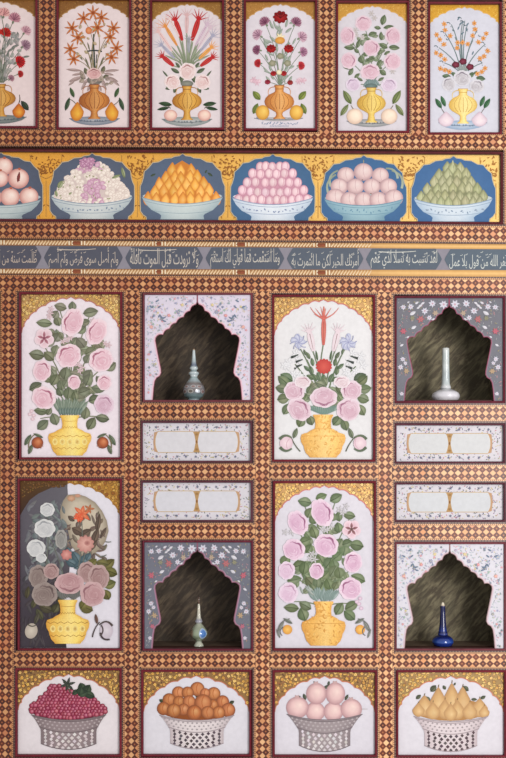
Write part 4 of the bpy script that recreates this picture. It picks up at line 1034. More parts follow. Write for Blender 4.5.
for x, sg in ((84, -1), (424, 1)):
    fruit_part(P, 'painted_rosebud', lambda l: (l.curve((x - sg * 65, 356), (x - sg * 22, 288), -.05, 5, 4, (92, 96, 76)), l.leaf(x - sg * 42, 272, 52, 22, 90 + sg * 20, (92, 102, 80), (140, 148, 124)), l.disc(x, 318, 30, 34, (238, 218, 222), (216, 188, 198)), l.curve((x - sg * 24, 292), (x + sg * 30, 300), -.24 * sg, 8, 14, (112, 120, 98), (92, 104, 84)), l.curve((x - sg * 26, 342), (x + sg * 28, 336), .26 * sg, 8, 14, (104, 116, 96), (92, 104, 84)), l.curve((x - sg * 18, 295), (x - sg * 6, 345), .2, 3, 3, (206, 168, 180))))

# --- lower left: the damaged panel
P = flower_panel('damaged tall panel, half blackened, with older white roses showing through', (19.8, 480.8, 119.6, 648.2), (222, 218, 226), ((170, 120, 44), [(206, 156, 66), (150, 100, 34), (222, 178, 90)]), None)
U, LO = (14, 474, 4.6), (14, 560, 4.6)
L = Coat(P); P.view(*U)
edge_ = [(27, 30), (245, 30), (244, 60), (246, 96), (222, 126), (208, 180), (214, 214), (250, 240), (262, 330), (250, 480), (212, 560), (222, 640), (190, 720), (236, 760), (240, 800.5), (27, 800.5)]
tone = lambda y: mix((100, 97, 104), (54, 47, 53), max(0, min(1, (y - 300) / 340)))
for (xa, ya), (xb, yb) in zip(edge_[1:14], edge_[2:15]):
    L.poly([(27, ya), (xa, ya), (xb, yb), (27, yb)], tone(ya), cols=[mix(tone(ya), (84, 78, 88), .5), tone(ya), tone(yb), mix(tone(yb), (84, 78, 88), .5)])
L.poly([(27, 30), (244, 30), (244, 50), (190, 54), (110, 90), (70, 120), (44, 160), (27, 190)], (84, 58, 30), cols=[(96, 66, 34), (110, 78, 40), (96, 70, 44), (84, 62, 40), (76, 54, 34), (70, 48, 34), (66, 46, 36), (64, 44, 36)])
for i in range(150):
    x = P.r.uniform(34, 240); y = P.r.uniform(34, 60 + (x < 110) * (110 - x) * .7); L.disc(x, y, 5, 4, jit((140, 100, 50), 24, P.r), jit((70, 48, 28), 10, P.r), n=6)
for i in range(130):                       # grey smears of the ghost painting
    y = P.r.uniform(130, 480); x = P.r.uniform(56, 240); L.leaf(x, y, P.r.uniform(20, 60), P.r.uniform(6, 20), P.r.uniform(20, 160), jit((104, 104, 108), 8, P.r), jit((124, 126, 128), 8, P.r), False)
for i in range(60):
    y = P.r.uniform(480, 780); x = P.r.uniform(34, 190); L.leaf(x, y, P.r.uniform(30, 80), P.r.uniform(6, 18), P.r.uniform(40, 140), jit((64, 58, 62), 8, P.r), jit((80, 74, 78), 8, P.r), False)
L.fan((330, 190), [(244, 96), (290, 92), (330, 104), (372, 130), (404, 170), (426, 215), (434, 262), (420, 310), (392, 352), (350, 380), (300, 380), (262, 330), (244, 250), (214, 214), (210, 170), (224, 124)], (200, 188, 166), (150, 138, 120), mid=(196, 184, 164))
L.build('blackened_area', ['paint'], P.root)
L = bouquet(P); P.view(*U)
for i in range(44):
    L.leaf(P.r.uniform(228, 420), P.r.uniform(190, 400), P.r.uniform(30, 60), P.r.uniform(10, 22), P.r.uniform(0, 180), jit((98, 86, 78), 16, P.r), jit((140, 126, 112), 16, P.r), False)
for q in ((386, 225, 90, 26, 80), (372, 290, 90, 34, 70), (410, 270, 60, 20, 60), (330, 270, 60, 34, 30), (290, 262, 60, 40, 150), (262, 205, 40, 24, 140), (360, 330, 70, 30, 50)): L.leaf(*q, (84, 70, 62), (120, 102, 88))
for q in ((285, 385, 70, 40, 120), (320, 395, 60, 40, 60), (262, 410, 60, 36, 150), (250, 360, 50, 30, 100), (300, 420, 60, 36, 30), (340, 380, 40, 30, 60)): L.leaf(*q, (64, 84, 92), (112, 132, 138))
for i in range(34): L.leaf(P.r.uniform(90, 240), P.r.uniform(130, 420), P.r.uniform(30, 56), P.r.uniform(12, 26), P.r.uniform(0, 180), jit((98, 106, 106), 8, P.r), jit((132, 140, 138), 10, P.r), False)
for a, b in (((100, 600), (150, 180)), ((240, 560), (140, 260)), ((240, 560), (100, 350)), ((250, 560), (330, 330)), ((255, 560), (310, 200)), ((420, 312), (446, 312)), ((395, 380), (425, 372))): L.curve(a, b, .06, 5, 4, (104, 108, 100))
P.view(*LO)
leaves(L, [(436, 18, 66, 42, 40), (444, 56, 66, 46, 160), (440, 112, 60, 46, 20), (424, 160, 54, 44, 120), (330, 222, 70, 50, 160), (318, 205, 50, 40, 60), (404, 16, 60, 42, 170), (360, 12, 50, 36, 40), (425, 90, 40, 34, 60)], (86, 84, 46), (130, 124, 76))
leaves(L, [(145, 225, 66, 40, 160), (190, 222, 50, 40, 60), (116, 250, 60, 30, 120), (90, 200, 50, 26, 70), (60, 150, 60, 24, 80), (210, 190, 40, 30, 120)], (64, 62, 46), (100, 96, 70))
for i in range(12): L.leaf(205 + i * 9, 158 + 6 * sin(i), 44, 18, 120 - i * 5, (96, 96, 92), (140, 138, 134), False)
P.view(*U)
WR = ((216, 216, 214), (202, 202, 202), (178, 180, 182), (150, 152, 156))
for x, y, rx, ry, c in ((152, 164, 32, 30, 80), (140, 250, 46, 40, 100), (100, 342, 40, 38, 60), (124, 386, 24, 20, 60), (215, 300, 26, 42, 90)): flower(P, 'painted_rose', lambda l: l.rose(x, y, rx, ry, 0, WR if x != 215 else ((170, 166, 160), (146, 144, 140), (120, 118, 116), (98, 96, 96)), c))
flower(P, 'painted_lily', lambda l: (l.star(312, 182, 44, 6, (226, 142, 100), (206, 92, 62), .42, None, 20), l.star(296, 200, 26, 5, (232, 120, 80), (214, 80, 54), .5, None, 50), l.star(345, 160, 26, 5, (200, 130, 90), (160, 96, 66), .4)))
flower(P, 'painted_carnation', lambda l: (l.disc(328, 322, 38, 38, (222, 176, 164), (188, 132, 124), bump=10, amp=.2, n=40), l.disc(336, 318, 14, 12, (150, 96, 92), (196, 140, 132))))
flower(P, 'painted_carnation', lambda l: (l.disc(240, 372, 24, 24, (220, 160, 150), (180, 110, 106), bump=7, amp=.2, n=28)))
flower(P, 'painted_carnation', lambda l: (l.disc(262, 112, 18, 14, (214, 170, 140), (176, 136, 110), bump=7, amp=.2, n=28), l.disc(292, 100, 14, 8, (206, 150, 126), (180, 140, 116))))
P.view(*LO)
DR = ((186, 160, 156), (166, 134, 132), (144, 112, 110), (122, 92, 92)); DG = ((158, 144, 138), (140, 124, 118), (118, 100, 98), (98, 82, 80)); DP = ((202, 170, 170), (186, 146, 148), (164, 122, 126), (140, 100, 106))
for x, y, rx, ry, c, pal in ((110, 76, 42, 50, 60, DG), (170, 52, 34, 34, 60, DR), (336, 56, 42, 46, 90, DR), (388, 80, 46, 56, 120, DR), (140, 158, 56, 52, 45, DG), (360, 156, 54, 54, 150, DP), (254, 108, 64, 46, 270, DP)):
    flower(P, 'painted_rose', lambda l: l.rose(x, y, rx, ry, 0, pal, c))
finish(P, L)
squat(P, 246, (150, 96, 30), ((255, 222, 112), (214, 152, 52)), 184, 300, 386, 100)
fruit_part(P, 'painted_rosebud', lambda l: (l.disc(78, 327, 29, 36, (206, 196, 180), (176, 164, 152), rot=15), l.leaf(104, 268, 60, 20, 70, (70, 66, 54), (98, 94, 80)), l.curve((62, 296), (100, 300), .2, 6, 5, (90, 86, 76))))
fruit_part(P, 'painted_rosebud', lambda l: (l.curve((360, 356), (394, 286), -.08, 6, 4, (70, 56, 52)), l.leaf(378, 272, 48, 16, 100, (92, 66, 58), (130, 100, 88)), l.disc(424, 325, 30, 38, (216, 208, 214), (198, 186, 196)), l.curve((392, 300), (452, 304), -.30, 5, 11, (86, 74, 72)), l.curve((396, 335), (440, 366), .26, 9, 8, (74, 62, 64)), l.curve((400, 300), (396, 350), -.2, 7, 7, (84, 72, 72))))

# --- lower middle: pink roses, orange vase
P = flower_panel('tall panel of pink roses in a deep gold vase with two small orange buds', (275.2, 483.3, 373.8, 648.2), (216, 212, 220), GS, (196, 110, 110))
RQ = ((232, 212, 224), (216, 180, 202), (194, 148, 176), (146, 90, 122))
U, LO = (268, 478, 4.6), (268, 562, 4.6)
L = bouquet(P); P.view(*U)
for a, b in (((255, 560), (250, 220)), ((250, 560), (150, 260)), ((255, 560), (270, 350)), ((248, 560), (130, 370)), ((262, 560), (380, 270)), ((264, 560), (385, 420)), ((245, 560), (110, 450)), ((250, 560), (170, 130)), ((258, 560), (310, 110)), ((262, 560), (375, 190)), ((240, 590), (120, 570)), ((266, 590), (380, 580))): L.curve(a, b, .06 if b[0] < 255 else -.06, 6, 4, (116, 128, 98))
fill_leaves(L, 262, 330, 130, 130, 30, (104, 118, 88), (158, 168, 140), 50); fill_leaves(L, 250, 460, 140, 70, 30, (102, 116, 86), (156, 166, 138), 50)
leaves(L, [(170, 110, 66, 46, 170), (246, 86, 56, 36, 20), (314, 92, 64, 46, 30), (374, 172, 60, 38, 170), (190, 160, 50, 44, 70), (208, 192, 46, 40, 120), (326, 178, 46, 36, 100), (212, 250, 60, 50, 110), (325, 228, 50, 44, 100), (408, 310, 68, 52, 170), (172, 290, 60, 44, 20), (352, 330, 60, 54, 80), (80, 380, 60, 50, 60), (145, 402, 70, 48, 20), (188, 326, 46, 40, 60), (280, 392, 60, 60, 60), (304, 400, 56, 50, 100), (240, 372, 50, 40, 120), (330, 300, 50, 46, 60), (320, 360, 50, 50, 40), (300, 180, 40, 40, 80), (180, 260, 40, 30, 130), (365, 300, 50, 40, 20), (232, 400, 46, 40, 70)], (88, 104, 72), (142, 154, 122))
P.view(*LO)
leaves(L, [(122, 82, 70, 42, 10), (166, 28, 66, 50, 80), (240, 122, 66, 50, 60), (192, 92, 60, 44, 130), (300, 42, 60, 50, 60), (280, 102, 60, 46, 110), (328, 50, 56, 50, 100), (416, 76, 72, 48, 155), (108, 212, 72, 42, 175), (162, 242, 66, 54, 110), (172, 202, 64, 44, 150), (328, 216, 66, 46, 60), (386, 202, 72, 46, 30), (376, 246, 66, 48, 140), (245, 70, 44, 40, 70), (215, 60, 40, 36, 120), (262, 60, 50, 40, 40), (310, 110, 44, 34, 60), (205, 120, 40, 34, 120), (225, 95, 50, 40, 90)], (88, 102, 72), (140, 150, 120))
for i in range(15): L.leaf(200 + i * 8, 150 + P.r.uniform(-8, 8), 60, 18, 124 - i * 5, (112, 132, 126), (178, 190, 188), False)
for i in range(7): L.leaf(180 + P.r.uniform(-40, 20), 135 + P.r.uniform(-20, 20), 40, 10, P.r.uniform(90, 150), (130, 140, 132), (190, 196, 192), False)
P.view(*U)
for x, y in ((80, 250), (110, 250), (360, 130), (330, 145), (345, 160), (250, 235), (205, 350), (215, 375), (270, 240), (290, 225), (195, 370), (395, 205)): L.star(x, y, 20, 5, (226, 218, 226), (170, 170, 168), .36)
for x, y in ((420, 580), (425, 555), (430, 600), (410, 570)): L.disc(x, y, 10, 9, (232, 212, 224), (200, 172, 192), n=8)
for x, y, rx, ry, rot, c in ((250, 160, 46, 62, -22, 18), (138, 206, 42, 56, -25, 20), (268, 310, 54, 50, 20, 50), (120, 330, 50, 46, 30, 40), (392, 388, 40, 46, 0, 120)):
    flower(P, 'painted_rose', lambda l: l.rose(x, y, rx, ry, rot, RQ, c))
flower(P, 'painted_rose', lambda l: l.open_rose(385, 236, 44, ((232, 210, 218), (216, 178, 188), (170, 120, 128), (104, 78, 74))))
P.view(*LO)
for x, y, rx, ry, rot, c in ((86, 40, 36, 40, 0, 60), (224, 42, 32, 36, 0, 60), (380, 124, 50, 48, -30, 140), (95, 142, 42, 44, 0, 60)):
    flower(P, 'painted_rose', lambda l: l.rose(x, y, rx, ry, rot, RQ if x > 100 else ((230, 212, 226), (220, 192, 212), (200, 164, 188), (180, 140, 168)), c))
finish(P, L)
squat(P, 256, (190, 126, 44), ((232, 178, 84), (204, 142, 58)), 182, 300, 386, 102, 2)
for x, sg in ((90, -1), (425, 1)):
    fruit_part(P, 'painted_bud', lambda l: (l.leaf(x + sg * 30, 298, 56, 15, 90 + sg * 30, (124, 126, 118), (164, 166, 160)), l.leaf(x + sg * 42, 330, 46, 11, 90 - sg * 20, (124, 126, 120), (166, 168, 164)), l.curve((x + sg * 44, 325), (x - sg * 10, 262), .2 * sg, 6, 5, (112, 112, 108)), l.leaf(x - sg * 2, 272, 50, 16, 90 - sg * 60, (100, 104, 96), (146, 150, 140)), l.disc(x, 312, 22, 22, (246, 196, 104), (214, 150, 70)), l.curve((x + sg * 20, 300), (x + sg * 24, 340), .3, 6, 3, (98, 98, 100))))

# ---------- fruit basket panels along the bottom
BKG = 'fruit basket panels along the bottom'
def basket_panel(label, rect, white, gold, fn, view):
    P = panel('basket_panel', label, 'painted panel', BKG, rect, 2.3, white)
    l, t, r, b = rect
    a = arch_pts(l, r, t + 4.2, t + 40, 11, .055, 1.15)
    base, sp = gold
    spandrels(P, rect, a, base, sp, (200, 120, 90), 90, 'flower', 3.0)
    P.view(*view); fn(P)
def basket(P, cx, yr, rx, yb, rb, body, hole, edge, holes=True):
    L = Coat(P); h = yb - yr
    def hw(f): return rx + (rb - rx) * min(1, f * 1.9) ** .8 if f < .52 else rb
    def sag(t, f): return (1 - t * t) * h * (.16 + .02 * f)
    y = P.coat(); vs, cc, fs = [], [], []; m, n = 14, 10
    for r in range(n + 1):
        f = r / n
        for i in range(m + 1):
            t = -1 + 2 * i / m; a, b = L.T(cx + hw(f) * t, yr + h * .86 * f + sag(t, f)); vs.append((wx(a), y, wz(b))); cc.append(mix(body, edge, abs(t) ** 3 * .7 + .1 * (r % 2)))
    for r in range(n):
        for i in range(m): a = r * (m + 1) + i; fs.append([a, a + 1, a + m + 2, a + m + 1])
    L.add(vs, fs, cc)
    for r, (f, nn) in enumerate(((.50, 9), (.615, 8), (.73, 9), (.845, 8), (.96, 9))):
        for i in range(nn):
            t = -1 + 2 * (i + .5) / nn; t *= .95
            x, yy = cx + hw(f) * t, yr + h * .86 * f + sag(t, f)
            w = rb / nn * .66 * (1 - .3 * t * t); d = h * .058
            L.poly([(x, yy - d), (x + w, yy), (x, yy + d), (x - w, yy)], jit(hole, 12, P.r))
    for r, (f, nn) in enumerate(((.1, 15), (.21, 14), (.32, 13))):
        for i in range(nn):
            t = -1 + 2 * (i + .5) / nn; x, yy = cx + hw(f) * t, yr + h * .86 * f + sag(t, f)
            L.poly([(x, yy - h * .03), (x + 5, yy), (x, yy + h * .03), (x - 5, yy)], mix(hole, body, .55))
    for f in (0, .05, .42, 1.0):
        L.stroke([(cx + hw(f) * t, yr + h * .86 * f + sag(t, f)) for t in [-1 + i / 8 for i in range(17)]], 3.4, 3.4, mix(edge, (90, 80, 84), .25))
    return L.build('painted_basket', ['paint'], P.root)
GK = ((146, 108, 62), [(240, 192, 94), (250, 210, 122), (224, 172, 80), (150, 80, 50), (90, 60, 36)])

def b_grapes(P):
    L = Coat(P)
    pts = []
    yy = 122
    top = lambda x: 116 + (abs(x - 220) * .80 if x < 190 else abs(x - 220) * .3 if x < 220 else (x - 220) * .42 if x < 290 else 145 + (x - 290) * .32 - 116) + max(0, x - 370) * .6
    row = 0
    while yy < 256:
        for i in range(23):
            x = 118 + i * 13.6 + (6.8 if row % 2 else 0) + P.r.uniform(-3, 3); y = yy + P.r.uniform(-3, 3)
            if top(x) < y < 228 + 22 * (1 - ((x - 262) / 150) ** 2) and 114 < x < 412: pts.append((x, y))
        yy += 11.2; row += 1
    L.disc(262, 215, 146, 40, (120, 44, 62), (110, 40, 58))
    L.disc(222, 185, 62, 60, (120, 44, 62), (110, 40, 58)); L.disc(310, 205, 70, 48, (120, 44, 62), (110, 40, 58))
    for x, y in pts:
        c = jit((160, 60, 84), 18, P.r); L.fruit(x, y, 10.6, 10, mix(c, (232, 172, 184), .7), c, (104, 34, 54), n=12)
    L.build('painted_grapes', ['paint'], P.root)
    L = Coat(P)
    L.star(262, 116, 30, 6, (70, 76, 64), (44, 50, 46), .34, None, 15)
    L.curve((262, 116), (275, 150), .1, 5, 4, (80, 84, 66)); L.curve((262, 128), (245, 108), .1, 4, 3, (60, 64, 54))
    for q in ((318, 128, 40, 34, 110), (338, 136, 44, 36, 60), (345, 156, 50, 30, 160), (322, 150, 44, 30, 20), (292, 146, 30, 20, 40), (310, 142, 34, 30, 80)): L.leaf(*q, (38, 52, 40), (74, 90, 68))
    L.build('painted_leaves', ['paint'], P.root)
    basket(P, 266, 234, 146, 364, 108, (150, 134, 136), (214, 204, 204), (118, 104, 106))
basket_panel('bottom row panel with a grey basket of red grapes', (17.6, 670.5, 119.3, 754.4), (227, 219, 222), GK, b_grapes, (0, 655, 3.892))

def b_peaches(P):
    L = Coat(P); P.pend = []
    L.disc(258, 215, 140, 40, (150, 84, 40), (140, 76, 36))
    for q in ((122, 180, 22, 14, 150), (396, 186, 22, 14, 30), (262, 160, 18, 16, 80), (300, 178, 16, 12, 60), (252, 150, 14, 10, 120)): L.leaf(*q, (48, 56, 40), (84, 92, 64))
    for x, y, r in ((262, 134, 28), (188, 148, 25), (224, 148, 24), (326, 152, 26), (292, 150, 20), (152, 176, 26), (190, 184, 24), (360, 184, 26), (230, 184, 26), (322, 196, 22), (284, 188, 34), (130, 210, 26), (382, 216, 28), (208, 214, 24), (170, 218, 28), (345, 226, 26), (250, 226, 30), (302, 226, 26)):
        flower(P, 'painted_peach', lambda l: (l.fruit(x, y, r, r, jit((214, 152, 104), 10, P.r), jit((190, 120, 74), 10, P.r), (128, 72, 44)), l.curve((x + r * .2, y - r * .9), (x + r * .1, y + r * .7), .18, 3, 2, (176, 98, 52))))
    finish(P, L, 'painted_peach_heap')
    basket(P, 260, 236, 146, 362, 104, (224, 214, 214), (84, 74, 80), (176, 162, 166))
basket_panel('bottom row panel with a white pierced basket of orange peaches', (143.5, 672.0, 249.1, 754.2), (218, 215, 222), GK, b_peaches, (130, 655, 3.892))

def b_apples(P):
    L = Coat(P); P.pend = []
    for q in ((174, 164, 26, 14, 110), (338, 166, 26, 12, 60), (258, 126, 24, 12, 40), (268, 112, 20, 10, 80), (150, 165, 20, 8, 20), (212, 108, 12, 6, 120)): L.leaf(*q, (60, 66, 56), (110, 116, 98))
    L.curve((390, 212), (420, 212), 0, 3, 2, (180, 172, 170))
    for x, y, rx, ry in ((216, 222, 38, 38), (286, 222, 38, 38), (220, 152, 40, 42), (294, 152, 38, 44), (146, 206, 44, 42), (356, 212, 42, 40)):
        flower(P, 'painted_pomegranate', lambda l: (l.fruit(x, y, rx, ry, (240, 214, 206), (224, 188, 186), (180, 140, 144)), l.petal(x, y - ry * .85, 14, 9, 70, (214, 180, 176), (184, 150, 150)), l.petal(x - 3, y - ry * .85, 14, 8, 110, (214, 180, 176), (184, 150, 150))))
    finish(P, L, 'painted_fruit_heap')
    basket(P, 252, 232, 148, 372, 100, (160, 148, 150), (212, 204, 206), (126, 114, 118))
basket_panel('bottom row panel with a grey basket of large pale pink pomegranates', (274.9, 672.4, 374.9, 754.7), (218, 214, 222), GK, b_apples, (260, 655, 3.892))

def b_pears(P):
    L = Coat(P); P.pend = []
    L.disc(286, 222, 150, 44, (196, 152, 96), (176, 130, 80))
    for q in ((156, 170, 26, 16, 40), (194, 178, 26, 16, 130), (216, 136, 34, 24, 50), (260, 132, 20, 14, 120), (346, 136, 30, 20, 140), (380, 180, 24, 12, 0), (416, 172, 24, 14, 30), (302, 118, 14, 8, 60)): L.leaf(*q, (66, 72, 58), (112, 116, 92))
    for x, y, w, h in ((290, 176, 66, 122), (236, 186, 66, 110), (334, 184, 64, 110), (180, 206, 70, 84), (402, 214, 66, 76), (262, 220, 60, 80), (312, 222, 60, 80), (214, 226, 60, 70), (362, 226, 60, 70), (156, 222, 50, 56), (285, 232, 56, 70), (420, 230, 44, 50)):
        flower(P, 'painted_pear', lambda l: (l.pear(x, y, w, h, jit((222, 188, 138), 6, P.r), (208, 168, 116), (184, 142, 98)), l.stroke([(x, y - h * .5), (x + 2, y - h * .6)], 4, 3, (120, 100, 70))))
    finish(P, L, 'painted_pear_heap')
    basket(P, 286, 248, 150, 384, 106, (222, 210, 212), (88, 76, 80), (184, 168, 172))
basket_panel('bottom row panel with a white pierced basket of tan pears', (398.4, 672.4, 504.0, 755.2), (220, 216, 223), ((160, 128, 78), [(232, 190, 100), (246, 212, 130), (210, 166, 84), (170, 110, 70)]), b_pears, (380, 655, 4.016))

# ---------- oblong plaques with two blank medallions
def plaque(label, rect, white, seed):
    P = panel('cartouche_plaque', label, 'plaque', 'oblong plaques between the niches', rect, 2.0, (212, 208, 214), (92, 52, 66))
    l, t, r, b = rect; w, h = r - l, b - t; P.r = random.Random(seed)
    P.view(0, 0, 1)
    L = Coat(P)
    for i in range(420):
        x = P.r.uniform(l + 1.5, r - 1.5); y = P.r.uniform(t + 1.3, b - 1.3)
        if l + w * .105 < x < r - w * .105 and t + h * .22 < y < b - h * .22: continue
        c = P.r.choice([(92, 96, 118), (128, 140, 140), (190, 130, 140), (170, 160, 110), (96, 110, 104), (150, 130, 160), (206, 190, 130)])
        L.leaf(x, y, P.r.uniform(1.4, 2.6), P.r.uniform(.6, 1.0), P.r.uniform(0, 180), c, mix(c, (230, 226, 230), .15), False)
    for s_ in (0, 1):
        for i in range(9):
            x = l + w * (.13 + .74 * i / 8) + P.r.uniform(-1, 1); y = t + h * (.11 if s_ == 0 else .89)
            L.star(x, y, 1.7, 5, (130, 132, 150), (96, 100, 124), .45, None, 20 * i)
    L.build('floral_border', ['paint'], P.root)['kind'] = 'stuff'
    x0, x1, y0, y1 = l + w * .105, r - w * .105, t + h * .22, b - h * .22; xm = (x0 + x1) / 2
    for a, c in ((x0, xm), (xm, x1)):
        L = Coat(P); pts = []; d = 2.8; hh = (y1 - y0)
        for i in range(9):
            v = -1 + 2 * i / 8; pts.append((c - .9 - d * abs(v) ** 2.4, y0 + hh * (v + 1) / 2))
        for i in range(9):
            v = 1 - 2 * i / 8; pts.append((a + .9 + d * abs(v) ** 2.4, y0 + hh * (v + 1) / 2))
        L.poly(pts, white); L.stroke(pts + pts[:1], .6, .6, (196, 166, 120))
        L.build('blank_medallion', ['paint'], P.root)
    L = Coat(P); gold = (178, 142, 96); hh = y1 - y0
    L.poly([(xm - 3, y0), (xm + 3, y0), (xm + .9, y0 + hh * .5), (xm + 3, y1), (xm - 3, y1), (xm - .9, y0 + hh * .5)], gold)
    L.disc(xm, y0 + hh * .5, 1.1, 1.6, (120, 80, 40), (150, 104, 60), n=8)
    for k in (.14, .86): L.disc(xm, y0 + hh * k, 1.8, 1.4, (140, 110, 70), (168, 128, 80), n=8)
    L.build('gilded_hourglass', ['paint'], P.root)
    for xx, sg in ((x0, 1), (x1, -1)):
        L = Coat(P); L.poly([(xx, y0 + 1), (xx + sg * 3.6, y0), (xx + sg * 1.1, y0 + hh * .28), (xx + sg * .8, y0 + hh * .5), (xx + sg * 1.1, y0 + hh * .72), (xx + sg * 3.6, y1), (xx, y1 - 1), (xx - sg * .9, y0 + hh * .5)], mix(gold, (200, 160, 140), .5))
        L.build('gilded_bracket', ['paint'], P.root)
plaque('oblong plaque with two blank medallions directly beneath the niche with the banded porcelain bottle', (142.8, 423.0, 250.2, 460.6), (210, 208, 212), 1)
plaque('oblong plaque with two blank medallions directly above the niche with the small celadon bottle', (142.8, 482.8, 250.6, 519.8), (208, 207, 213), 2)
plaque('oblong plaque with two blank medallions directly beneath the niche with the white long-necked vase', (396.6, 425.4, 503.2, 461.4), (206, 207, 208), 3)
plaque('oblong plaque with two blank medallions directly above the niche with the blue bottle', (396.6, 484.5, 503.5, 519.8), (204, 206, 209), 4)

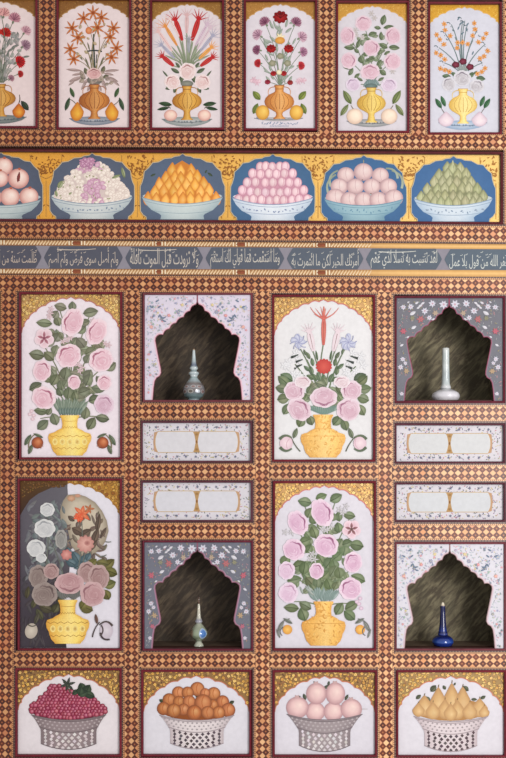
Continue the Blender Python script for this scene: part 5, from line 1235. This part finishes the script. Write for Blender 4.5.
# ---------- niches
def niche(key, label, ground, kind, edge, seed):
    l, t, r, b = NICHE[key]; cx = (l + r) / 2 - .4
    root = thing('wall_niche', label, 'niche', (wx((l + r) / 2), 0, wz(b + 2)), 'arched bottle niches')
    P = Panel(root, .0035); P.r = random.Random(seed)
    moulding(root, rectq(l, t, r, b), 2.1, (104, 38, 56) if kind == 'grey' else (120, 62, 72))
    kx, ky = (r - l) / 105.9, (b - t) / 105.0
    half = [(-44.8, 0), (-43.8, 12.5), (-42.8, 18.8), (-41, 22.2), (-37.8, 24.2), (-36.4, 27.2), (-36.6, 31), (-38.2, 38.8), (-40.4, 49.8), (-42.1, 59.5), (-41.8, 62.4)]
    cusps = [(-41.6, 62.6), (-34.4, 65.4), (-27.8, 71.6), (-21.2, 77.4), (-13.8, 83.2), (-7.4, 89.4), (-1.5, 95.8)]
    pts = [(x, y) for x, y in half]
    for (xa, ya), (xb, yb) in zip(cusps, cusps[1:]):
        for j in range(1, 6):
            u = j / 5; f = sin(pi * u) * 1.5; dx, dy = xb - xa, yb - ya; ln = hypot(dx, dy)
            pts.append((xa + dx * u - dy / ln * f, ya + dy * u + dx / ln * f))
    pts.append((-.45, 98)); pts.append((-.3, 104.9))
    Lp = [(cx + x * kx, b - y * ky) for x, y in pts]; Rp = [(cx - x * kx, b - y * ky) for x, y in pts]
    # the pierced board, in two halves meeting over the apex
    mb = MB()
    for side, q in ((0, Lp), (1, Rp)):
        ex = l if side == 0 else r
        out = [(ex, b)] + q + [(cx, t), (ex, t)] if abs(q[-1][1] - t) > .2 else [(ex, b)] + q + [(ex, t)]
        quad_box(mb, out, .0040, .0125, ground)
    bd = mb.build('pierced_board', ['paint'], root)
    P.view(0, 0, 1)
    L = Coat(P)
    for q in (Lp, Rp):
        L.stroke([(x + (-.9 if q is Lp else .9) * (1 if i < 14 else .6), y - (.0 if i < 12 else .8)) for i, (x, y) in enumerate(q[:-2])], (1.7 if kind == 'white' else 1.1), (1.5 if kind == 'white' else .9), edge[0])
        L.stroke([(x, y) for x, y in q], .7, .7, edge[1])
    L.build('arch_edging', ['paint'], root)
    L = Coat(P)
    def prof_x(y):                         # opening half width at height y
        for (xa, ya), (xb, yb) in zip(pts, pts[1:]):
            if ya <= (b - y) / ky <= yb + 1e-6: return -(xa + (xb - xa) * ((b - y) / ky - ya) / max(1e-6, yb - ya)) * kx
        return 0
    def ok(x, y): return abs(x - cx) > prof_x(y) + 2.6 and l + 1.6 < x < r - 1.6 and t + 1.4 < y < b - 1.4
    if kind == 'white':
        cols = [(120, 128, 156), (150, 170, 176), (214, 150, 156), (206, 190, 130), (110, 124, 130), (160, 160, 190), (150, 176, 160)]
        def put(x, y):
            c = P.r.choice(cols)
            if P.r.random() < .12: L.star(x, y, 1.5, 5, mix(c, (255, 255, 255), .2), c, .5)
            else: L.leaf(x, y, P.r.uniform(1.5, 3.0), P.r.uniform(.5, 1.0), P.r.uniform(0, 180), mix(c, (230, 226, 236), .2), mix(c, (230, 226, 236), .5), False)
        L.scatter(ok, (l, t, r, b), 460, put)
        for sg in (-1, 1):
            for dx, dy, R, c in ((28.5, 20.5, 2.6, (214, 110, 120)), (46, 32, 3.0, (222, 140, 130)), (19, 17, 3.0, (100, 112, 150)), (35.5, 24, 2.8, (70, 84, 110)), (15, 10, 2.6, (212, 190, 110)), (48, 13, 3.6, (130, 150, 180)), (6, 6, 2.2, (150, 140, 180)), (47, 80, 2.0, (200, 120, 130)), (43, 70, 2.6, (120, 130, 130))):
                if ok(cx + sg * dx, t + dy): L.star(cx + sg * dx, t + dy, R * .8, 6, mix(c, (240, 230, 235), .45), mix(c, (225, 215, 225), .25), .42, (230, 210, 150), 10)
            for dx, dy, a in ((46, 12, 150), (38, 12, 40), (40, 6, 30), (38, 21, 60), (33, 26, 160), (36, 22, 110), (33.5, 23, 20)):
                L.leaf(cx + sg * dx, t + dy, 4.2, 1.5, a if sg < 0 else 180 - a, (86, 104, 130), (140, 156, 170), False)
    else:
        def put(x, y):
            c = P.r.choice([(128, 130, 132), (150, 150, 152), (166, 120, 126), (140, 130, 100), (110, 124, 130)])
            L.leaf(x, y, P.r.uniform(1.8, 3.4), P.r.uniform(.6, 1.2), P.r.uniform(0, 180), c, mix(c, (200, 200, 200), .35), False)
        L.scatter(ok, (l, t, r, b), 260, put)
        for sg in (-1, 1):
            for dx, dy, R, k in ((5.6, 6.2, 3.9, 'f'), (16.8, 5.4, 3.3, 'f'), (29, 7.5, 2.6, 'l'), (32.5, 4.6, 2.4, 'l'), (26.5, 5, 2.4, 'l'), (31, 9.5, 2.2, 'l'), (38.6, 8.5, 2.8, 'f'), (46, 9, 2.6, 'f'), (24.6, 12.8, 3.2, 'f'), (36.6, 15, 3.8, 'l'), (20, 19.6, 2.6, 'f'), (16, 21, 2, 'l'), (35.5, 29.2, 3.2, 'l'), (41.4, 38.8, 1.8, 'l'), (47.6, 47, 2.4, 'l'), (46.5, 61, 2.4, 'f'), (48.8, 69, 2.6, 'f'), (44, 65, 2, 'f'), (47.6, 95.6, 2.0, 'f'), (41, 4, 1.6, 'l')):
                x, y = cx + sg * dx, t + dy; wc = (220, 218, 226); R *= 1.22
                if k == 'f': L.star(x, y, R, 7, wc, (186, 184, 198), .5, (196, 150, 160), 12)
                else: L.leaf(x, y, R * 1.5, R * .75, 150 if sg > 0 else 30, (190, 188, 196), (224, 222, 228), False)
            for dx, dy, R, c in ((28.6, 21, 4.2, (166, 92, 96)), (46, 33, 3.8, (178, 84, 100)), (37, 20, 3, (128, 128, 100)), (43, 73, 3.4, (170, 144, 110)), (45, 84, 3, (172, 90, 110)), (14, 15, 3.4, (170, 150, 128))):
                x, y = cx + sg * dx, t + dy
                if ok(x, y): L.star(x, y, R, 6, mix(c, (220, 200, 200), .3), c, .45)
    L.build('painted_scrollwork', ['paint'], root)['kind'] = 'stuff'
    # recess
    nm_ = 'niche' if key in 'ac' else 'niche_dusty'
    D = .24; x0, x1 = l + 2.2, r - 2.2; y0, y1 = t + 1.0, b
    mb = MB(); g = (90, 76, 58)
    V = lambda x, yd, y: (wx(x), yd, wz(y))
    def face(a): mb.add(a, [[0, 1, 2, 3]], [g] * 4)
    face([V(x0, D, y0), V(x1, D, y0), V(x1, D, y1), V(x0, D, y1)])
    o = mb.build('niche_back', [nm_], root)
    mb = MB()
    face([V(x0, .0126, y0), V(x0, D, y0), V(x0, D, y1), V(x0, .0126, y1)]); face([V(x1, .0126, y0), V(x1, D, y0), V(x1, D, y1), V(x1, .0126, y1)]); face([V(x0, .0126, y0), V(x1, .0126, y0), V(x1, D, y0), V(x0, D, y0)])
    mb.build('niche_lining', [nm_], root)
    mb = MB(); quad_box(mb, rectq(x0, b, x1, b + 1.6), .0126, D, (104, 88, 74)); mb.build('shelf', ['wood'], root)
WG, GG = (216, 208, 222), (112, 112, 122)
niche('a', 'upper left arched niche in a pale floral board, holding the banded porcelain bottle', WG, 'white', ((226, 192, 204), (150, 90, 104)), 5)
niche('b', 'upper right arched niche in a grey floral board, holding the white long-necked vase', (116, 116, 124), 'grey', ((132, 120, 132), (150, 70, 96)), 6)
niche('c', 'lower left arched niche in a grey floral board, holding the small celadon bottle', (112, 114, 126), 'grey', ((160, 126, 146), (140, 90, 108)), 7)
niche('d', 'lower right arched niche in a pale floral board, holding the blue bottle', (214, 212, 220), 'white', ((212, 192, 200), (150, 120, 120)), 8)

# ---------- bottles on the niche shelves
def lathe(mb, cx, yb, prof, Y, seg=28, hexa=False):
    """prof: (radius, height above foot, colour) in grid units"""
    o = len(mb.v); zb = wz(yb)
    for r, h, c in prof:
        for i in range(seg):
            a = 2 * pi * i / seg; mb.v.append((wx(cx) + r * S * cos(a), Y + r * S * sin(a), zb + h * S)); mb.c.append(c)
    for k in range(len(prof) - 1):
        for i in range(seg):
            j = (i + 1) % seg; mb.f.append([o + k * seg + i, o + k * seg + j, o + (k + 1) * seg + j, o + (k + 1) * seg + i]); mb.mi.append(0)
    mb.f.append([o + i for i in range(seg)][::-1]); mb.mi.append(0)
    e = o + (len(prof) - 1) * seg; mb.f.append([e + i for i in range(seg)]); mb.mi.append(0)
def smooth(prof, n=3):
    out = []
    for k in range(len(prof) - 1):
        p0, p1, p2, p3 = prof[max(0, k - 1)], prof[k], prof[k + 1], prof[min(len(prof) - 1, k + 2)]
        for j in range(n):
            t = j / n
            f = lambda a, b, c, d: .5 * (2 * b + (c - a) * t + (2 * a - 5 * b + 4 * c - d) * t * t + (3 * b - a - 3 * c + d) * t ** 3)
            out.append((max(.05, f(p0[0], p1[0], p2[0], p3[0])), p1[1] + (p2[1] - p1[1]) * t, mix(p1[2], p2[2], t)))
    out.append(prof[-1]); return out
PROF = {}
def bottle(name, label, cx, yb, Y, parts, kh=1.0):
    root = thing(name, label, 'bottle' if 'vase' not in name else 'vase', (wx(cx), Y, wz(yb)), None)
    for nm, prof in parts:
        pf = smooth([(r * 1.015, h * kh, c) for r, h, c in prof]); PROF.setdefault(root.name, pf)
        mb = MB(); lathe(mb, cx, yb, pf, Y); mb.build(nm, ['glaze'], root, smooth=True)
    return root
def medallion(root, cx, yb, Y, r, h, ang, w, hh, col, rim, name='painted_medallion'):
    """oval of paint laid on a bulb of radius r at height h, turned ang degrees from the viewer's axis"""
    mb = MB(); n = 16; zb = wz(yb); pf = PROF[root.name]
    def rad_at(y):
        for (r0, h0, _), (r1, h1, _) in zip(pf, pf[1:]):
            if h0 <= y <= h1 + 1e-6: return r0 + (r1 - r0) * (y - h0) / max(1e-6, h1 - h0)
        return pf[-1][0]
    def pt(u, v):
        a = -pi / 2 + rad(ang) + u * w / r; y = h + v * hh; rr = rad_at(y) * 1.012 * S + .0007
        return (wx(cx) + rr * cos(a), Y + rr * sin(a), zb + y * S)
    mb.add([pt(0, 0)] + [pt(.6 * cos(2 * pi * i / n), .6 * sin(2 * pi * i / n)) for i in range(n)] + [pt(cos(2 * pi * i / n), sin(2 * pi * i / n)) for i in range(n)],
           [[0, 1 + i, 1 + (i + 1) % n] for i in range(n)] + [[1 + i, 1 + n + i, 1 + n + (i + 1) % n, 1 + (i + 1) % n] for i in range(n)], [col] + [col] * n + [rim] * n)
    mb.build(name, ['glaze'], root, smooth=True)
W1, W2, W3 = (176, 190, 194), (206, 216, 218), (120, 140, 144)
YB = .072
def lift(y, cam=600, D=4.5): return y       # bottles stand on the shelves
ba, bb, bc, bd_ = NICHE['a'][3], NICHE['b'][3], NICHE['c'][3], NICHE['d'][3]
r_ = bottle('rosewater_bottle', 'pale blue porcelain bottle with ringed neck and banded round body', 192.9, ba, YB,
    [('body', [(5.6, 0, W3), (6.0, 1.2, W1), (5.6, 2.2, W3), (8.6, 4.4, (124, 148, 150)), (10.3, 7, (112, 124, 128)), (10.9, 9.6, (122, 112, 112)), (10.6, 13, (140, 140, 144)), (9.2, 16.4, (120, 110, 108)), (6.6, 19.4, W1), (4.6, 21.6, W1), (3.6, 23.4, (150, 172, 172))]),
     ('neck', [(3.6, 23.4, W1), (3.8, 25, W2), (5.0, 26.4, W1), (4.9, 28, W2), (3.2, 29.4, W3), (3.0, 30.2, W1), (4.0, 31.6, W2), (3.9, 33, W1), (2.8, 35, (110, 120, 140)), (2.2, 39, W1), (1.6, 45, W2), (1.3, 49, W2), (1.2, 50.6, (150, 120, 90)), (.8, 51, (150, 120, 90))])], 1.05)
for k, (c, rm) in zip((-52, -14, 24, 58), (((120, 96, 92), (190, 190, 190)), ((100, 92, 84), (196, 196, 190)), ((206, 214, 222), (150, 150, 156)), ((130, 106, 104), (186, 186, 188)))):
    medallion(r_, 192.9, ba, YB, 10.9, 9.4, k, 2.9, 2.0, c, rm)
for k in (-40, 0, 34): medallion(r_, 192.9, ba, YB, 10.3, 14.2, k, 2.6, 1.5, (140, 116, 112), (196, 200, 202))
bottle('long_necked_vase', 'white ceramic vase with a flattened round body and tall straight neck', 448.8, bb, YB,
    [('body', [(9.6, 0, (190, 190, 196)), (11.6, 1.4, (206, 204, 208)), (13.6, 4.2, (222, 220, 226)), (13.9, 6.2, (226, 224, 230)), (12.6, 9.4, (224, 222, 228)), (8.6, 11.8, (206, 206, 210)), (5.0, 13, (180, 184, 186))]),
     ('neck', [(4.6, 12.8, (170, 176, 180)), (5.2, 14.2, (220, 222, 224)), (4.8, 15.8, (214, 218, 220)), (4.1, 18, (196, 206, 206)), (3.8, 26, (186, 196, 198)), (3.6, 36, (206, 214, 212)), (3.5, 46, (196, 206, 204)), (3.5, 52.4, (220, 224, 222)), (3.0, 53.2, (200, 204, 202)), (2.4, 53.0, (90, 90, 88))])], 1.04)
r_ = bottle('rosewater_sprinkler', 'small celadon bottle with a blue medallion, thin neck and brown tip', 197.9, bc, YB,
    [('body', [(4.9, 0, (170, 176, 162)), (4.9, .9, (196, 200, 184)), (3.8, 3, (206, 208, 190)), (2.8, 5.4, (170, 176, 160)), (4.8, 7.2, (140, 150, 126)), (8.0, 10.4, (134, 146, 122)), (8.8, 14, (146, 158, 132)), (7.4, 18, (150, 160, 138)), (4.6, 21.8, (160, 166, 146)), (2.8, 24.2, (160, 164, 148))]),
     ('neck', [(2.6, 24, (150, 150, 150)), (3.6, 25.8, (170, 170, 180)), (3.3, 27.4, (150, 150, 164)), (2.4, 29.4, (190, 188, 176)), (1.9, 33, (200, 196, 180)), (1.5, 39, (206, 200, 182)), (1.1, 44, (216, 212, 196)), (.9, 44.6, (200, 190, 170))]),
     ('tip', [(.8, 44.2, (96, 66, 50)), (.7, 49, (90, 60, 46)), (.4, 53, (60, 40, 34))])], .97)
medallion(r_, 197.9, bc, YB, 8.8, 13.6, 34, 4.6, 5.4, (84, 130, 196), (186, 204, 226))
medallion(r_, 197.9, bc, YB, 8.8, 13.6, -60, 4.0, 5.0, (130, 110, 90), (150, 150, 130))
BL, BD = (26, 50, 130), (20, 28, 80)
bottle('cobalt_bottle', 'glossy cobalt blue bottle with a wide low body and pale gilded mouth', 445.8, bd_, YB,
    [('body', [(7.2, 0, BD), (8.8, .6, BL), (10.4, 3.2, BL), (10.7, 5, (40, 80, 160)), (9.6, 8, BL), (7.2, 10.2, BD), (4.9, 11.6, BD)]),
     ('neck', [(4.6, 11.4, BL), (5.0, 12.8, (66, 76, 140)), (4.6, 14, BD), (4.0, 16, BL), (3.3, 22, BD), (2.8, 30, BD), (2.5, 38, BD), (2.6, 41, BD)]),
     ('gilded_mouth', [(2.5, 40.8, (70, 70, 110)), (2.0, 42.0, (220, 204, 176)), (1.2, 44.2, (246, 238, 220)), (.5, 45.0, (220, 206, 180))])], .99)

# ================================================================== LIGHT AND CAMERA
for o in bpy.data.objects:
    if '_o' in o: del o['_o']
w = bpy.data.worlds.new('room_light'); bpy.context.scene.world = w; w.use_nodes = True
w.node_tree.nodes['Background'].inputs[0].default_value = (1.0, .97, .96, 1); w.node_tree.nodes['Background'].inputs[1].default_value = .60
def area(name, loc, target, sx, sy, e, col):
    l = bpy.data.lights.new(name, 'AREA'); l.shape = 'RECTANGLE'; l.size = sx; l.size_y = sy; l.energy = e; l.color = col
    o = bpy.data.objects.new(name, l); C.objects.link(o); o.location = loc
    from mathutils import Vector
    o.rotation_euler = (Vector(target) - Vector(loc)).to_track_quat('-Z', 'Y').to_euler(); return o
area('window_light', (2.75, -4.5, 2.1), (.0, 0, 1.9), 1.5, 2.3, 182, (1.0, .97, .95))
cam = bpy.data.cameras.new('camera'); co = bpy.data.objects.new('camera', cam); C.objects.link(co)
D = 4.5; CAMPY = 500.0
co.location = (0, -D, wz(CAMPY)); co.rotation_euler = (pi / 2, 0, 0)
cam.sensor_fit = 'HORIZONTAL'; cam.sensor_width = 36; cam.lens = 36 * D / (506 * S)
cam.shift_y = (wz(379) - wz(CAMPY)) / (506 * S); cam.clip_end = 50
sc = bpy.context.scene; sc.camera = co
sc.view_settings.view_transform = 'Standard'; sc.view_settings.look = 'None'
sc.view_settings.exposure = 0.0; sc.view_settings.gamma = 1.0
